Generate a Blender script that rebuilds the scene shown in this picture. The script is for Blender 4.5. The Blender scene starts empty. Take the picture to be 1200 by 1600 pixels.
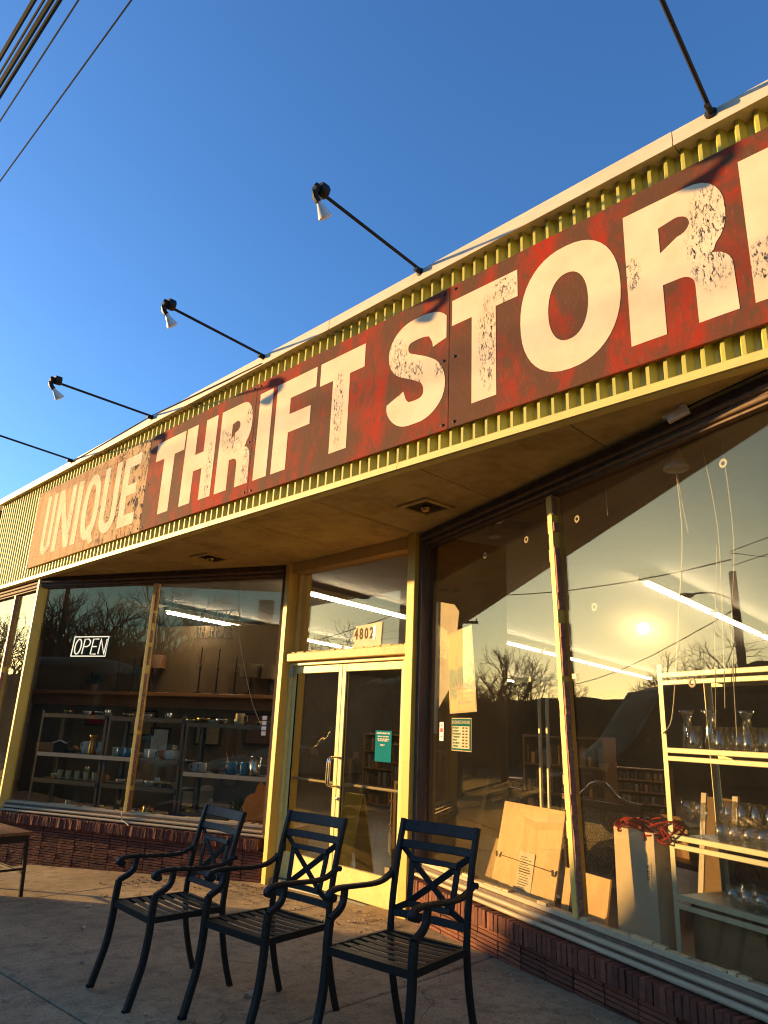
import bpy, bmesh, math, random
from mathutils import Matrix, Vector
random.seed(7)
R_ = math.radians
SC = bpy.context.scene
COL = SC.collection

# ------------------------------------------------------------------ camera, sky, sun, exposure
cam_d = bpy.data.cameras.new('camera')
cam = bpy.data.objects.new('camera', cam_d); COL.objects.link(cam)
cam_d.sensor_fit = 'VERTICAL'; cam_d.sensor_height = 24.0; cam_d.sensor_width = 18.0
cam_d.lens = 24.0*1111.87/1600
cam_d.clip_start = .05; cam_d.clip_end = 2000
yw, pt, rl = R_(45.1972), R_(16.9603), R_(2.3633)
f_ = Vector((-math.sin(yw)*math.cos(pt), math.cos(yw)*math.cos(pt), math.sin(pt)))
r_ = Vector((math.cos(yw), math.sin(yw), 0)); u_ = r_.cross(f_)
r2 = r_*math.cos(rl)+u_*math.sin(rl); u2 = u_*math.cos(rl)-r_*math.sin(rl)
cm = Matrix((r2, u2, -f_)).transposed().to_4x4(); cm.translation = (0, -3.4027, 1.3186)
cam.matrix_world = cm
SC.camera = cam

SUN = Vector((-.8934, -.4272, .1390)).normalized()
SUN_EL = math.asin(SUN.z); SUN_ROT = math.atan2(SUN.x, SUN.y)
w = bpy.data.worlds.new('World'); SC.world = w; w.use_nodes = True
nt = w.node_tree; nt.nodes.clear()
sky = nt.nodes.new('ShaderNodeTexSky'); sky.sky_type = 'NISHITA'; sky.sun_disc = False
sky.sun_elevation = SUN_EL; sky.sun_rotation = SUN_ROT
sky.air_density = 1.0; sky.dust_density = 1.0; sky.ozone_density = 5.2; sky.altitude = 100
bg = nt.nodes.new('ShaderNodeBackground'); bg.inputs['Strength'].default_value = .132
wo = nt.nodes.new('ShaderNodeOutputWorld')
nt.links.new(sky.outputs[0], bg.inputs[0]); nt.links.new(bg.outputs[0], wo.inputs[0])
sun_d = bpy.data.lights.new('sun', 'SUN'); sun_d.energy = 4.0; sun_d.angle = R_(.8)
sun_d.color = (1.0, .62, .23)
sun = bpy.data.objects.new('sun', sun_d); COL.objects.link(sun)
sun.rotation_euler = SUN.to_track_quat('Z', 'Y').to_euler(); sun.location = SUN*60
SC.view_settings.view_transform = 'Standard'; SC.view_settings.look = 'None'
SC.view_settings.gamma = 1; SC.view_settings.use_curve_mapping = False
SC.view_settings.exposure = 1.54
SC.render.engine = 'CYCLES'
SC.cycles.use_denoising = True
SC.cycles.pixel_filter_type = 'BLACKMAN_HARRIS'; SC.cycles.filter_width = 1.15
SC.cycles.max_bounces = 10; SC.cycles.transparent_max_bounces = 24; SC.cycles.glossy_bounces = 5
SC.cycles.caustics_reflective = False; SC.cycles.caustics_refractive = False
SC.cycles.sample_clamp_indirect = 6

# ------------------------------------------------------------------ materials
MATS = {}
class N:
    def __init__(s, name):
        s.m = bpy.data.materials.new(name); s.m.use_nodes = True; s.t = s.m.node_tree; s.t.nodes.clear()
        s.out = s.t.nodes.new('ShaderNodeOutputMaterial'); MATS[name] = s.m
        s._c = None
    def n(s, typ, **k):
        x = s.t.nodes.new(typ)
        for a, b in k.items():
            if hasattr(x, a): setattr(x, a, b)
        return x
    def l(s, a, b): s.t.links.new(a, b)
    def coord(s, scale=(1, 1, 1), rnd=True):
        tc = s.n('ShaderNodeTexCoord'); mp = s.n('ShaderNodeMapping'); mp.inputs['Scale'].default_value = scale
        if rnd:
            oi = s.n('ShaderNodeObjectInfo'); mul = s.n('ShaderNodeMath', operation='MULTIPLY'); mul.inputs[1].default_value = 37
            s.l(oi.outputs['Random'], mul.inputs[0]); add = s.n('ShaderNodeVectorMath', operation='ADD')
            s.l(tc.outputs['Object'], add.inputs[0]); s.l(mul.outputs[0], add.inputs[1]); s.l(add.outputs[0], mp.inputs[0])
        else: s.l(tc.outputs['Object'], mp.inputs[0])
        return mp.outputs[0]
    def noise(s, co, scale, detail=6, rough=.6, dist=0):
        x = s.n('ShaderNodeTexNoise'); x.inputs['Scale'].default_value = scale; x.inputs['Detail'].default_value = detail
        x.inputs['Roughness'].default_value = rough; x.inputs['Distortion'].default_value = dist; s.l(co, x.inputs['Vector']); return x.outputs['Fac']
    def ramp(s, fac, p0, p1, c0=(0, 0, 0, 1), c1=(1, 1, 1, 1)):
        x = s.n('ShaderNodeValToRGB'); e = x.color_ramp.elements
        e[0].position = p0; e[1].position = p1; e[0].color = c0; e[1].color = c1; s.l(fac, x.inputs[0]); return x.outputs[0]
    def mix(s, fac, a, b, mode='MIX'):
        x = s.n('ShaderNodeMix', data_type='RGBA', blend_type=mode)
        if hasattr(fac, 'is_linked'): s.l(fac, x.inputs[0])
        else: x.inputs[0].default_value = fac
        for v, i in ((a, 6), (b, 7)):
            if hasattr(v, 'is_linked'): s.l(v, x.inputs[i])
            else: x.inputs[i].default_value = (*v[:3], 1)
        return x.outputs[2]
    def math(s, op, a, b=0):
        x = s.n('ShaderNodeMath', operation=op)
        for v, i in ((a, 0), (b, 1)):
            if hasattr(v, 'is_linked'): s.l(v, x.inputs[i])
            else: x.inputs[i].default_value = v
        return x.outputs[0]
    def bsdf(s, col, rough=.6, metal=0, spec=.5, bump=None, bstr=.3, bdist=.01):
        b = s.n('ShaderNodeBsdfPrincipled')
        for v, nm in ((col, 'Base Color'), (rough, 'Roughness'), (metal, 'Metallic'), (spec, 'Specular IOR Level')):
            if hasattr(v, 'is_linked'): s.l(v, b.inputs[nm])
            elif nm == 'Base Color': b.inputs[nm].default_value = (*v[:3], 1)
            else: b.inputs[nm].default_value = v
        if bump is not None:
            bp = s.n('ShaderNodeBump'); bp.inputs['Strength'].default_value = bstr; bp.inputs['Distance'].default_value = bdist
            s.l(bump, bp.inputs['Height']); s.l(bp.outputs[0], b.inputs['Normal'])
        s.l(b.outputs[0], s.out.inputs[0]); return b

def M_var(name, c1, c2, scale=8, rough=.6, metal=0, bstr=.2, bdist=.004, spec=.4, lo=.35, hi=.68, stretch=(1, 1, 1), rv=0):
    s = N(name); co = s.coord(stretch)
    n1 = s.noise(co, scale, 8, .65); n2 = s.noise(co, scale*5, 4, .6)
    f = s.math('ADD', s.math('MULTIPLY', n1, .7), s.math('MULTIPLY', n2, .3))
    col = s.mix(s.ramp(f, lo, hi), c1, c2)
    if rv:
        oi = s.n('ShaderNodeObjectInfo'); h = s.n('ShaderNodeHueSaturation')
        s.l(s.math('ADD', s.math('MULTIPLY', oi.outputs['Random'], 2*rv), 1-rv), h.inputs['Value']); s.l(col, h.inputs['Color']); col = h.outputs[0]
    s.bsdf(col, s.math('ADD', s.math('MULTIPLY', n2, .25), rough-.12), metal, spec, f, bstr, bdist)
    return s.m
def M_plain(name, c, rough=.5, metal=0, spec=.5):
    s = N(name); co = s.coord(); n1 = s.noise(co, 14, 5)
    s.bsdf(s.mix(s.ramp(n1, .3, .75), tuple(v*.86 for v in c), c), rough, metal, spec if rough < .45 or metal else .12, n1, .05, .002); return s.m
def M_emit(name, c, st):
    s = N(name); e = s.n('ShaderNodeEmission'); e.inputs[0].default_value = (*c, 1); e.inputs[1].default_value = st
    s.l(e.outputs[0], s.out.inputs[0]); return s.m

M_var('cream_paint', (.76, .51, .09), (.60, .38, .06), 5, .5, bstr=.12, lo=.5, hi=.85)
M_var('beam_paint', (.66, .44, .12), (.44, .26, .08), 7, .55, bstr=.15, lo=.45, hi=.85)
M_var('door_paint', (.78, .66, .22), (.58, .45, .13), 7, .42, bstr=.06, lo=.45, hi=.8)
M_var('siding', (.50, .45, .085), (.33, .295, .05), 4, .5, bstr=.08, lo=.45, hi=.85, stretch=(1, 1, .25), rv=.07)
M_var('cap_metal', (.74, .60, .42), (.52, .41, .27), 3, .5, bstr=.08, lo=.45, hi=.9, stretch=(1, 1, 3))
M_var('trim', (.70, .57, .17), (.48, .37, .10), 4, .5, bstr=.1, lo=.48, hi=.85)
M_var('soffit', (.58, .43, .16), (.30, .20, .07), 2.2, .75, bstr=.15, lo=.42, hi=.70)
M_var('brick', (.215, .066, .030), (.10, .035, .019), 18, .85, bstr=.6, bdist=.004, rv=.35, stretch=(.6, 1, 2.4))
M_var('mortar', (.05, .035, .025), (.025, .018, .014), 30, .95, bstr=.5)
M_var('aluminium', (.56, .44, .25), (.38, .29, .16), 12, .6, .0, .08, stretch=(.3, 1, 3))
M_var('aluminium_grey', (.36, .36, .35), (.26, .26, .25), 12, .4, .7, .05)
M_var('old_wood', (.19, .12, .07), (.09, .055, .035), 6, .7, bstr=.3, stretch=(3, 3, .4))
M_var('putty', (.72, .56, .24), (.46, .28, .13), 26, .7, bstr=.5, lo=.4, hi=.7)
M_var('putty_dark', (.48, .24, .14), (.16, .07, .05), 30, .8, bstr=.4)
M_var('black_metal', (.0155, .0125, .0085), (.025, .021, .015), 40, .5, .0, .04, .001, .22)
M_var('dark_steel', (.06, .07, .075), (.10, .11, .115), 22, .45, .5, .06)
M_var('white_steel', (.72, .68, .45), (.62, .57, .36), 10, .4, .1, .04)
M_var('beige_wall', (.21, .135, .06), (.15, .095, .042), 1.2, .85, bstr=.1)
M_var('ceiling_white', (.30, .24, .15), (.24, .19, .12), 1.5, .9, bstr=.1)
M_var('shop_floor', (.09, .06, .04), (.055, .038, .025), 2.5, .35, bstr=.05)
M_var('plywood', (.72, .47, .20), (.60, .36, .14), 3, .6, bstr=.08, stretch=(3, 3, .5))
M_var('cardboard', (.76, .64, .42), (.66, .53, .33), 4, .8, bstr=.1)
M_var('brown_card', (.34, .20, .09), (.27, .15, .065), 4, .8, bstr=.1)
M_var('brown_wood', (.20, .09, .035), (.11, .045, .018), 5, .45, bstr=.1, stretch=(3, 3, .5))
M_var('orange_wood', (.52, .22, .05), (.36, .13, .03), 5, .45, bstr=.1, stretch=(.5, 3, 3))
M_var('orange_cloth', (.66, .24, .035), (.45, .14, .02), 30, .9, bstr=.5)
M_var('wicker', (.42, .27, .12), (.26, .15, .06), 20, .7, bstr=.2)
M_var('bark', (.075, .055, .038), (.04, .028, .02), 9, .9, bstr=.5, bdist=.02)
M_var('pole_wood', (.11, .075, .05), (.06, .042, .03), 8, .9, bstr=.5, stretch=(3, 3, .3))
M_var('woods', (.055, .040, .020), (.030, .022, .012), .8, .95, bstr=.5, bdist=.2)
M_var('asphalt', (.055, .052, .048), (.038, .036, .034), 6, .85, bstr=.4, bdist=.006)
M_var('leaf', (.56, .42, .28), (.34, .20, .10), 20, .8, bstr=.3, rv=.35)
M_var('dark_building', (.10, .075, .055), (.06, .045, .035), 3, .85, bstr=.2)
M_var('paper', (.78, .68, .48), (.70, .58, .38), 6, .9, bstr=.05, spec=.1)
M_plain('ink', (.05, .04, .03), .8); M_plain('ink_brown', (.16, .10, .04), .8); M_plain('teal', (.0, .20, .21), .9)
M_plain('white_paint', (.74, .72, .66), .45); M_plain('pale', (.62, .56, .44), .6); M_plain('red_paint', (.38, .03, .02), .5)
M_plain('blue_glaze', (.03, .22, .34), .25); M_plain('orange_glaze', (.55, .15, .03), .3); M_plain('grey_cloth', (.12, .11, .10), .9)
M_plain('black_plastic', (.015, .015, .015), .5); M_plain('neon_tube', (.80, .78, .68), .2); M_plain('chrome', (.7, .66, .55), .18, .95)
M_plain('brass', (.45, .30, .09), .3, .9); M_plain('green_leaf', (.05, .09, .02), .7); M_plain('red_cord', (.34, .03, .02), .55)
M_plain('rubber', (.012, .012, .012), .8); M_plain('car_paint_dark', (.012, .012, .013), .34, 0, .22); M_plain('car_paint_silver', (.38, .38, .38), .3, .5)
M_plain('car_paint_white', (.62, .60, .56), .3); M_plain('car_glass', (.012, .013, .014), .06, 0, .45); M_plain('lens_white', (.7, .68, .6), .15); M_plain('lens_amber', (.7, .22, .02), .2)
M_plain('lens_red', (.4, .02, .02), .2); M_plain('yellow_plastic', (.60, .38, .02), .45); M_plain('sheet_white', (.66, .60, .48), .8); M_plain('dark_box', (.05, .03, .02), .7)
M_plain('string', (.66, .58, .40), .8); M_plain('kerb', (.26, .24, .21), .9)
M_emit('neon_added_glow', (1.0, .93, .80), .55)  # faint emission added to the OPEN tubes to make them look bright
M_emit('tube_light', (1.0, .90, .74), 45)

# concrete slabs: stained, speckled
def concrete():
    s = N('concrete'); tc = s.n('ShaderNodeNewGeometry'); co = tc.outputs['Position']
    a = s.noise(co, .9, 8, .65, .4); b = s.noise(co, 7, 6, .7); c = s.noise(co, 60, 5, .7); v = s.noise(co, 220, 2, .5)
    col = s.mix(s.ramp(a, .32, .70), (.26, .188, .098), (.47, .34, .175))
    col = s.mix(s.ramp(b, .45, .72), col, (.16, .115, .062))
    col = s.mix(s.math('MULTIPLY', s.ramp(c, .52, .66), .72), col, (.085, .064, .046))
    col = s.mix(s.math('MULTIPLY', s.ramp(v, .57, .68), .6), col, (.52, .42, .31))
    gv = s.n('ShaderNodeTexVoronoi', feature='F1'); gv.inputs['Scale'].default_value = 3.1; s.l(co, gv.inputs['Vector'])
    col = s.mix(s.math('MULTIPLY', s.math('LESS_THAN', gv.outputs['Distance'], .075), .6), col, (.07, .055, .042))
    cv = s.n('ShaderNodeTexVoronoi', feature='DISTANCE_TO_EDGE'); cv.inputs['Scale'].default_value = .42
    wn = s.n('ShaderNodeTexNoise'); wn.inputs['Scale'].default_value = 2.6; wn.inputs['Detail'].default_value = 6; s.l(co, wn.inputs['Vector'])
    wa = s.n('ShaderNodeVectorMath', operation='MULTIPLY_ADD'); wa.inputs[1].default_value = (.6, .6, .6); s.l(wn.outputs['Color'], wa.inputs[0]); s.l(co, wa.inputs[2]); s.l(wa.outputs[0], cv.inputs['Vector'])
    crk = s.math('MULTIPLY', s.math('LESS_THAN', cv.outputs[0], .0026), s.ramp(a, .42, .5))
    col = s.mix(s.math('MULTIPLY', crk, .45), col, (.06, .048, .035))
    h = s.math('SUBTRACT', s.math('ADD', s.math('MULTIPLY', c, .6), s.math('MULTIPLY', b, .5)), crk)
    s.bsdf(col, .9, 0, .15, h, .55, .008)
concrete()

# weathered red sign boards and the paint on them (peeled where the noise says so)
def sign_red(name, cracked):
    s = N(name); tc = s.n('ShaderNodeNewGeometry'); co = tc.outputs['Position']
    mp = s.n('ShaderNodeMapping'); mp.inputs['Scale'].default_value = (1, 1, .55); s.l(co, mp.inputs[0]); cs = mp.outputs[0]
    a = s.noise(cs, 2.1, 7, .62, .8); b = s.noise(cs, 9, 8, .7, .3); c = s.noise(co, 70, 4, .6)
    mp2 = s.n('ShaderNodeMapping'); mp2.inputs['Scale'].default_value = (3, 1, 1); mp2.inputs['Rotation'].default_value = (0, R_(30), 0); s.l(co, mp2.inputs[0])
    st = s.noise(mp2.outputs[0], 16, 5, .7)
    f = s.math('ADD', s.math('MULTIPLY', a, .62), s.math('MULTIPLY', b, .38))
    if not cracked:
        col = s.mix(s.ramp(f, .475, .575), (.125, .056, .032), (.37, .030, .013))
        col = s.mix(s.math('MULTIPLY', s.ramp(b, .49, .60), .8), col, (.105, .058, .036))
        col = s.mix(s.math('MULTIPLY', s.ramp(st, .55, .75), .45), col, (.22, .13, .085))
        col = s.mix(s.math('MULTIPLY', s.ramp(c, .62, .7), .4), col, (.05, .03, .025))
        s.bsdf(col, .8, 0, .08, s.math('ADD', b, s.math('MULTIPLY', c, .4)), .3, .004)
    else:
        mp3 = s.n('ShaderNodeMapping'); mp3.inputs['Scale'].default_value = (3.2, 1, .35); s.l(co, mp3.inputs[0])
        col = s.mix(s.ramp(s.noise(mp3.outputs[0], 2.4, 7, .6, .5), .50, .68), (.52, .36, .19), (.52, .19, .07))
        col = s.mix(s.math('MULTIPLY', s.ramp(b, .52, .70), .7), col, (.40, .27, .14))
        v = s.n('ShaderNodeTexVoronoi', feature='DISTANCE_TO_EDGE'); v.inputs['Scale'].default_value = 13
        wv = s.n('ShaderNodeVectorMath', operation='ADD'); nn = s.n('ShaderNodeTexNoise'); nn.inputs['Scale'].default_value = 7; s.l(co, nn.inputs['Vector'])
        sc = s.n('ShaderNodeVectorMath', operation='SCALE'); sc.inputs['Scale'].default_value = .12; s.l(nn.outputs['Color'], sc.inputs[0])
        s.l(co, wv.inputs[0]); s.l(sc.outputs[0], wv.inputs[1]); s.l(wv.outputs[0], v.inputs['Vector'])
        crack = s.math('LESS_THAN', v.outputs[0], .012)
        col = s.mix(s.math('MULTIPLY', crack, .65), col, (.08, .05, .04))
        sx = s.n('ShaderNodeSeparateXYZ'); s.l(co, sx.inputs[0])
        zone = s.ramp(s.math('MULTIPLY', s.math('ADD', sx.outputs[0], 10.5), .3), .38, .85)
        peel = s.math('MULTIPLY', s.ramp(s.noise(cs, 11, 6, .75, 1.2), .545, .56), zone)
        col = s.mix(peel, col, (.035, .028, .03))
        s.bsdf(col, .85, 0, .08, s.math('SUBTRACT', b, s.math('MULTIPLY', peel, .6)), .5, .006)
sign_red('sign_red', False); sign_red('sign_peeling', True)
def sign_cream(name, amount, cracked=False, spots=()):
    s = N(name); tc = s.n('ShaderNodeNewGeometry'); co = tc.outputs['Position']
    zone = s.noise(co, 1.9, 3, .5); fl = s.n('ShaderNodeTexVoronoi', feature='F1'); fl.inputs['Scale'].default_value = 42
    mp = s.n('ShaderNodeMapping'); mp.inputs['Scale'].default_value = (2.2, 1, .8); mp.inputs['Rotation'].default_value = (0, R_(-25), 0); s.l(co, mp.inputs[0])
    f2 = s.noise(mp.outputs[0], 25, 6, .8, .8)
    zn = s.ramp(zone, .66-amount, .72-amount)
    if spots:
        sx = s.n('ShaderNodeSeparateXYZ'); s.l(co, sx.inputs[0])
        for px, pz, rx, rz in spots:
            dx = s.math('POWER', s.math('ABSOLUTE', s.math('DIVIDE', s.math('SUBTRACT', sx.outputs[0], px), rx)), 2.0)
            dz = s.math('POWER', s.math('ABSOLUTE', s.math('DIVIDE', s.math('SUBTRACT', sx.outputs[2], pz), rz)), 2.0)
            zn = s.math('MAXIMUM', zn, s.ramp(s.math('SUBTRACT', 1.35, s.math('ADD', dx, dz)), .1, .6))
    peel = s.math('MULTIPLY', s.ramp(f2, .545, .565), zn)
    g = s.noise(co, 3, 6, .6); gr = s.noise(co, 120, 3, .6)
    col = s.mix(s.ramp(g, .4, .7), (.80, .65, .44), (.70, .53, .33))
    col = s.mix(s.math('MULTIPLY', s.ramp(gr, .55, .8), .25), col, (.5, .38, .25))
    if cracked:
        v = s.n('ShaderNodeTexVoronoi', feature='DISTANCE_TO_EDGE'); v.inputs['Scale'].default_value = 16; s.l(co, v.inputs['Vector'])
        col = s.mix(s.math('MULTIPLY', s.math('LESS_THAN', v.outputs[0], .014), .5), col, (.25, .16, .1))
    col = s.mix(peel, col, (.045, .04, .045))
    s.bsdf(col, .8, 0, .08, s.math('SUBTRACT', s.math('MULTIPLY', gr, .3), peel), .35, .003)
sign_cream('letter_cream', .0); sign_cream('letter_worn', .03, False, [(-1.06, 3.88, .13, .33), (-1.50, 3.85, .05, .10), (-.80, 3.62, .12, .12), (-2.52, 3.80, .07, .34), (-2.38, 4.14, .10, .10),
    (-3.34, 3.90, .09, .24), (-3.18, 3.78, .10, .12), (-2.92, 3.75, .06, .08), (-4.0, 3.78, .06, .33), (-5.25, 3.55, .06, .25), (-5.27, 4.1, .05, .12), (-5.9, 3.7, .05, .3)]); sign_cream('letter_cracked', .08, True)

# window glass: clear sheet that mirrors more at a slant, with a film of dust
def glass(name, tint, r0, dust, wob=0, refl=(1, .81, .42)):
    s = N(name)
    lw = s.n('ShaderNodeLayerWeight'); lw.inputs['Blend'].default_value = .5
    p5 = s.math('POWER', lw.outputs['Facing'], 5); fac = s.math('ADD', s.math('MULTIPLY', p5, 1-r0), r0)
    tr = s.n('ShaderNodeBsdfTransparent'); tr.inputs[0].default_value = (*tint, 1)
    gl = s.n('ShaderNodeBsdfGlossy'); gl.inputs['Roughness'].default_value = 0; gl.inputs[0].default_value = (*refl, 1)
    if wob:
        co = s.coord(rnd=False); bp = s.n('ShaderNodeBump'); bp.inputs['Strength'].default_value = wob; bp.inputs['Distance'].default_value = .02
        s.l(s.noise(co, 3.0, 2, .5), bp.inputs['Height']); s.l(bp.outputs[0], gl.inputs['Normal'])
    m1 = s.n('ShaderNodeMixShader'); s.l(fac, m1.inputs[0]); s.l(tr.outputs[0], m1.inputs[1]); s.l(gl.outputs[0], m1.inputs[2])
    last = m1.outputs[0]
    if dust:
        co = s.coord(rnd=False); d = s.n('ShaderNodeBsdfDiffuse'); d.inputs[0].default_value = (.7, .65, .55, 1)
        g2 = s.n('ShaderNodeBsdfGlossy'); g2.inputs['Roughness'].default_value = .12
        md = s.n('ShaderNodeMixShader'); md.inputs[0].default_value = .035; s.l(d.outputs[0], md.inputs[1]); s.l(g2.outputs[0], md.inputs[2])
        spots = s.ramp(s.noise(co, 90, 2, .5), .70, .74); film = s.noise(co, 1.6, 6, .6)
        df = s.math('MULTIPLY', s.math('ADD', s.math('MULTIPLY', film, 1.0), s.math('MULTIPLY', spots, 2.5)), dust)
        m2 = s.n('ShaderNodeMixShader'); s.l(df, m2.inputs[0]); s.l(last, m2.inputs[1]); s.l(md.outputs[0], m2.inputs[2]); last = m2.outputs[0]
    s.l(last, s.out.inputs[0]); return s.m
glass('pane', (.92, .90, .84), .072, .013, .007)
glass('door_pane', (.88, .87, .80), .05, .010, .10)
glass('front_pane', (.88, .86, .76), .05, .03, .01, (1, .84, .45))
glass('glassware', (.93, .92, .88), .20, 0, 0, (1, .97, .9))
for _n in MATS['glassware'].node_tree.nodes:
    if _n.type == 'BSDF_GLOSSY': _n.inputs['Roughness'].default_value = .06

# ------------------------------------------------------------------ mesh and scene helpers
WM = {}
def XF(o): return WM[o.name]
class G:
    def __init__(s): s.v = []; s.f = []
    def add(s, vs, fs):
        k = len(s.v); s.v += [tuple(p) for p in vs]; s.f += [tuple(i+k for i in q) for q in fs]; return s
    def box(s, x0, x1, y0, y1, z0, z1, M=None):
        vs = [Vector((x, y, z)) for z in (z0, z1) for y in (y0, y1) for x in (x0, x1)]
        if M: vs = [M @ p for p in vs]
        return s.add(vs, [(0, 2, 3, 1), (4, 5, 7, 6), (0, 1, 5, 4), (2, 6, 7, 3), (0, 4, 6, 2), (1, 3, 7, 5)])
    def cbox(s, x0, x1, y0, y1, z0, z1, c=.004, M=None):
        # box with chamfered vertical and horizontal front edges (octagonal section along x)
        if x1-x0 >= max(y1-y0, z1-z0):
            sec = [(y0+c, z0), (y1-c, z0), (y1, z0+c), (y1, z1-c), (y1-c, z1), (y0+c, z1), (y0, z1-c), (y0, z0+c)]
            vs = [Vector((x, a, b)) for x in (x0, x1) for a, b in sec]
        elif z1-z0 >= y1-y0:
            sec = [(x0+c, y0), (x1-c, y0), (x1, y0+c), (x1, y1-c), (x1-c, y1), (x0+c, y1), (x0, y1-c), (x0, y0+c)]
            vs = [Vector((a, b, z)) for z in (z0, z1) for a, b in sec]
        else:
            sec = [(z0+c, x0), (z1-c, x0), (z1, x0+c), (z1, x1-c), (z1-c, x1), (z0+c, x1), (z0, x1-c), (z0, x0+c)]
            vs = [Vector((b, y, a)) for y in (y0, y1) for a, b in sec]
        if M: vs = [M @ p for p in vs]
        fs = [tuple(range(7, -1, -1)), tuple(range(8, 16))]+[(i, (i+1) % 8, 8+(i+1) % 8, 8+i) for i in range(8)]
        return s.add(vs, fs)
    def bar(s, a, b, w, t, up=(0, 0, 1)):
        a = Vector(a); b = Vector(b); d = (b-a).normalized(); sd = d.cross(Vector(up))
        if sd.length < 1e-4: sd = d.cross(Vector((1, 0, 0)))
        sd.normalize(); u = sd.cross(d)
        vs = [p+sd*i*w/2+u*j*t/2 for p in (a, b) for i, j in ((-1, -1), (1, -1), (1, 1), (-1, 1))]
        return s.add(vs, [(0, 3, 2, 1), (4, 5, 6, 7), (0, 1, 5, 4), (1, 2, 6, 5), (2, 3, 7, 6), (3, 0, 4, 7)])
    def sweep(s, pts, sec, ref=(1, 0, 0), cap=True, scale=None):
        # sec: 2-D section (a along ref, b across); path points
        P = [Vector(p) for p in pts]; n = len(sec); vs = []; ref = Vector(ref)
        for i, p in enumerate(P):
            d = (P[min(i+1, len(P)-1)]-P[max(i-1, 0)]).normalized()
            a = ref-d*ref.dot(d)
            if a.length < 1e-4: a = d.orthogonal()
            a.normalize(); b = d.cross(a); k = scale[i] if scale else 1
            vs += [p+a*x*k+b*y*k for x, y in sec]
        fs = [(i*n+j, i*n+(j+1) % n, (i+1)*n+(j+1) % n, (i+1)*n+j) for i in range(len(P)-1) for j in range(n)]
        if cap: fs += [tuple(range(n-1, -1, -1)), tuple(range((len(P)-1)*n, len(P)*n))]
        return s.add(vs, fs)
    def tube(s, pts, r, n=6, scale=None, ref=(.3, .5, .8)):
        return s.sweep(pts, [(r*math.cos(2*math.pi*i/n), r*math.sin(2*math.pi*i/n)) for i in range(n)], ref, True, scale)
    def lathe(s, prof, n=14, M=None, cap=False):
        vs = [Vector((r*math.cos(2*math.pi*i/n), r*math.sin(2*math.pi*i/n), z)) for r, z in prof for i in range(n)]
        if M: vs = [M @ p for p in vs]
        fs = [(k*n+i, k*n+(i+1) % n, (k+1)*n+(i+1) % n, (k+1)*n+i) for k in range(len(prof)-1) for i in range(n)]
        if cap: fs += [tuple(range(n-1, -1, -1)), tuple(range((len(prof)-1)*n, len(prof)*n))]
        return s.add(vs, fs)
    def prism(s, poly, y0, y1, M=None):
        # polygon in x-z, extruded along y
        n = len(poly); vs = [Vector((x, y, z)) for y in (y0, y1) for x, z in poly]
        if M: vs = [M @ p for p in vs]
        return s.add(vs, [tuple(range(n)), tuple(range(2*n-1, n-1, -1))]+[(i, n+i, n+(i+1) % n, (i+1) % n) for i in range(n)])
    def mesh(s, name, smooth=False):
        me = bpy.data.meshes.new(name); me.from_pydata(s.v, [], s.f); me.update()
        if smooth:
            me.polygons.foreach_set('use_smooth', [True]*len(me.polygons))
        return me
def place(o, M, parent=None):
    COL.objects.link(o)
    if parent is not None:
        o.parent = parent; o.matrix_basis = WM[parent.name].inverted() @ M
    else: o.matrix_basis = M
    WM[o.name] = M; return o
I4 = Matrix.Identity(4)
def T(x, y, z): return Matrix.Translation((x, y, z))
def RZ(a): return Matrix.Rotation(R_(a), 4, 'Z')
def RX(a): return Matrix.Rotation(R_(a), 4, 'X')
def RY(a): return Matrix.Rotation(R_(a), 4, 'Y')
def ob(name, g, mat, M=I4, parent=None, smooth=False, label=None):
    me = g if isinstance(g, bpy.types.Mesh) else g.mesh(name, smooth)
    if not me.materials: me.materials.append(MATS[mat])
    o = bpy.data.objects.new(name, me)
    if smooth and not isinstance(g, bpy.types.Mesh):
        md = o.modifiers.new('smooth', 'EDGE_SPLIT'); md.split_angle = R_(40)
    if label: o['label'] = label
    return place(o, M, parent)
def thing(name, label, cat, M=I4, group=None):
    o = bpy.data.objects.new(name, None); o.empty_display_size = .1
    o['label'] = label; o['category'] = cat
    if group: o['group'] = group
    return place(o, M)
def one(name, g, mat, label, cat, M=I4, group=None, smooth=False):
    o = ob(name, g, mat, M, None, smooth); o['label'] = label; o['category'] = cat
    if group: o['group'] = group
    return o
def struct(name, g, mat, M=I4, smooth=False):
    o = ob(name, g, mat, M, None, smooth); o['kind'] = 'structure'; return o
def dup(root, M, label=None, group=None, cat=None):
    r = root.copy(); place(r, M)
    if label: r['label'] = label
    if group: r['group'] = group
    for ch in root.children:
        c = ch.copy(); COL.objects.link(c); c.parent = r; c.matrix_basis = ch.matrix_basis.copy()
        for g in ch.children:
            d = g.copy(); COL.objects.link(d); d.parent = c; d.matrix_basis = g.matrix_basis.copy()
    return r
def text_mesh(body, size, name='print', align='CENTER', bold=0.0, ext=.0006):
    cu = bpy.data.curves.new(name, 'FONT'); cu.body = body; cu.size = size; cu.align_x = align; cu.align_y = 'CENTER'
    cu.extrude = ext; cu.offset = bold; cu.resolution_u = 2
    o = bpy.data.objects.new('tmp_text', cu); COL.objects.link(o)
    dg = bpy.context.evaluated_depsgraph_get(); me = bpy.data.meshes.new_from_object(o.evaluated_get(dg))
    bpy.data.objects.remove(o); bpy.data.curves.remove(cu)
    me.materials.clear()
    me.transform(Matrix.Rotation(R_(90), 4, 'X')); me.name = name; return me
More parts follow.
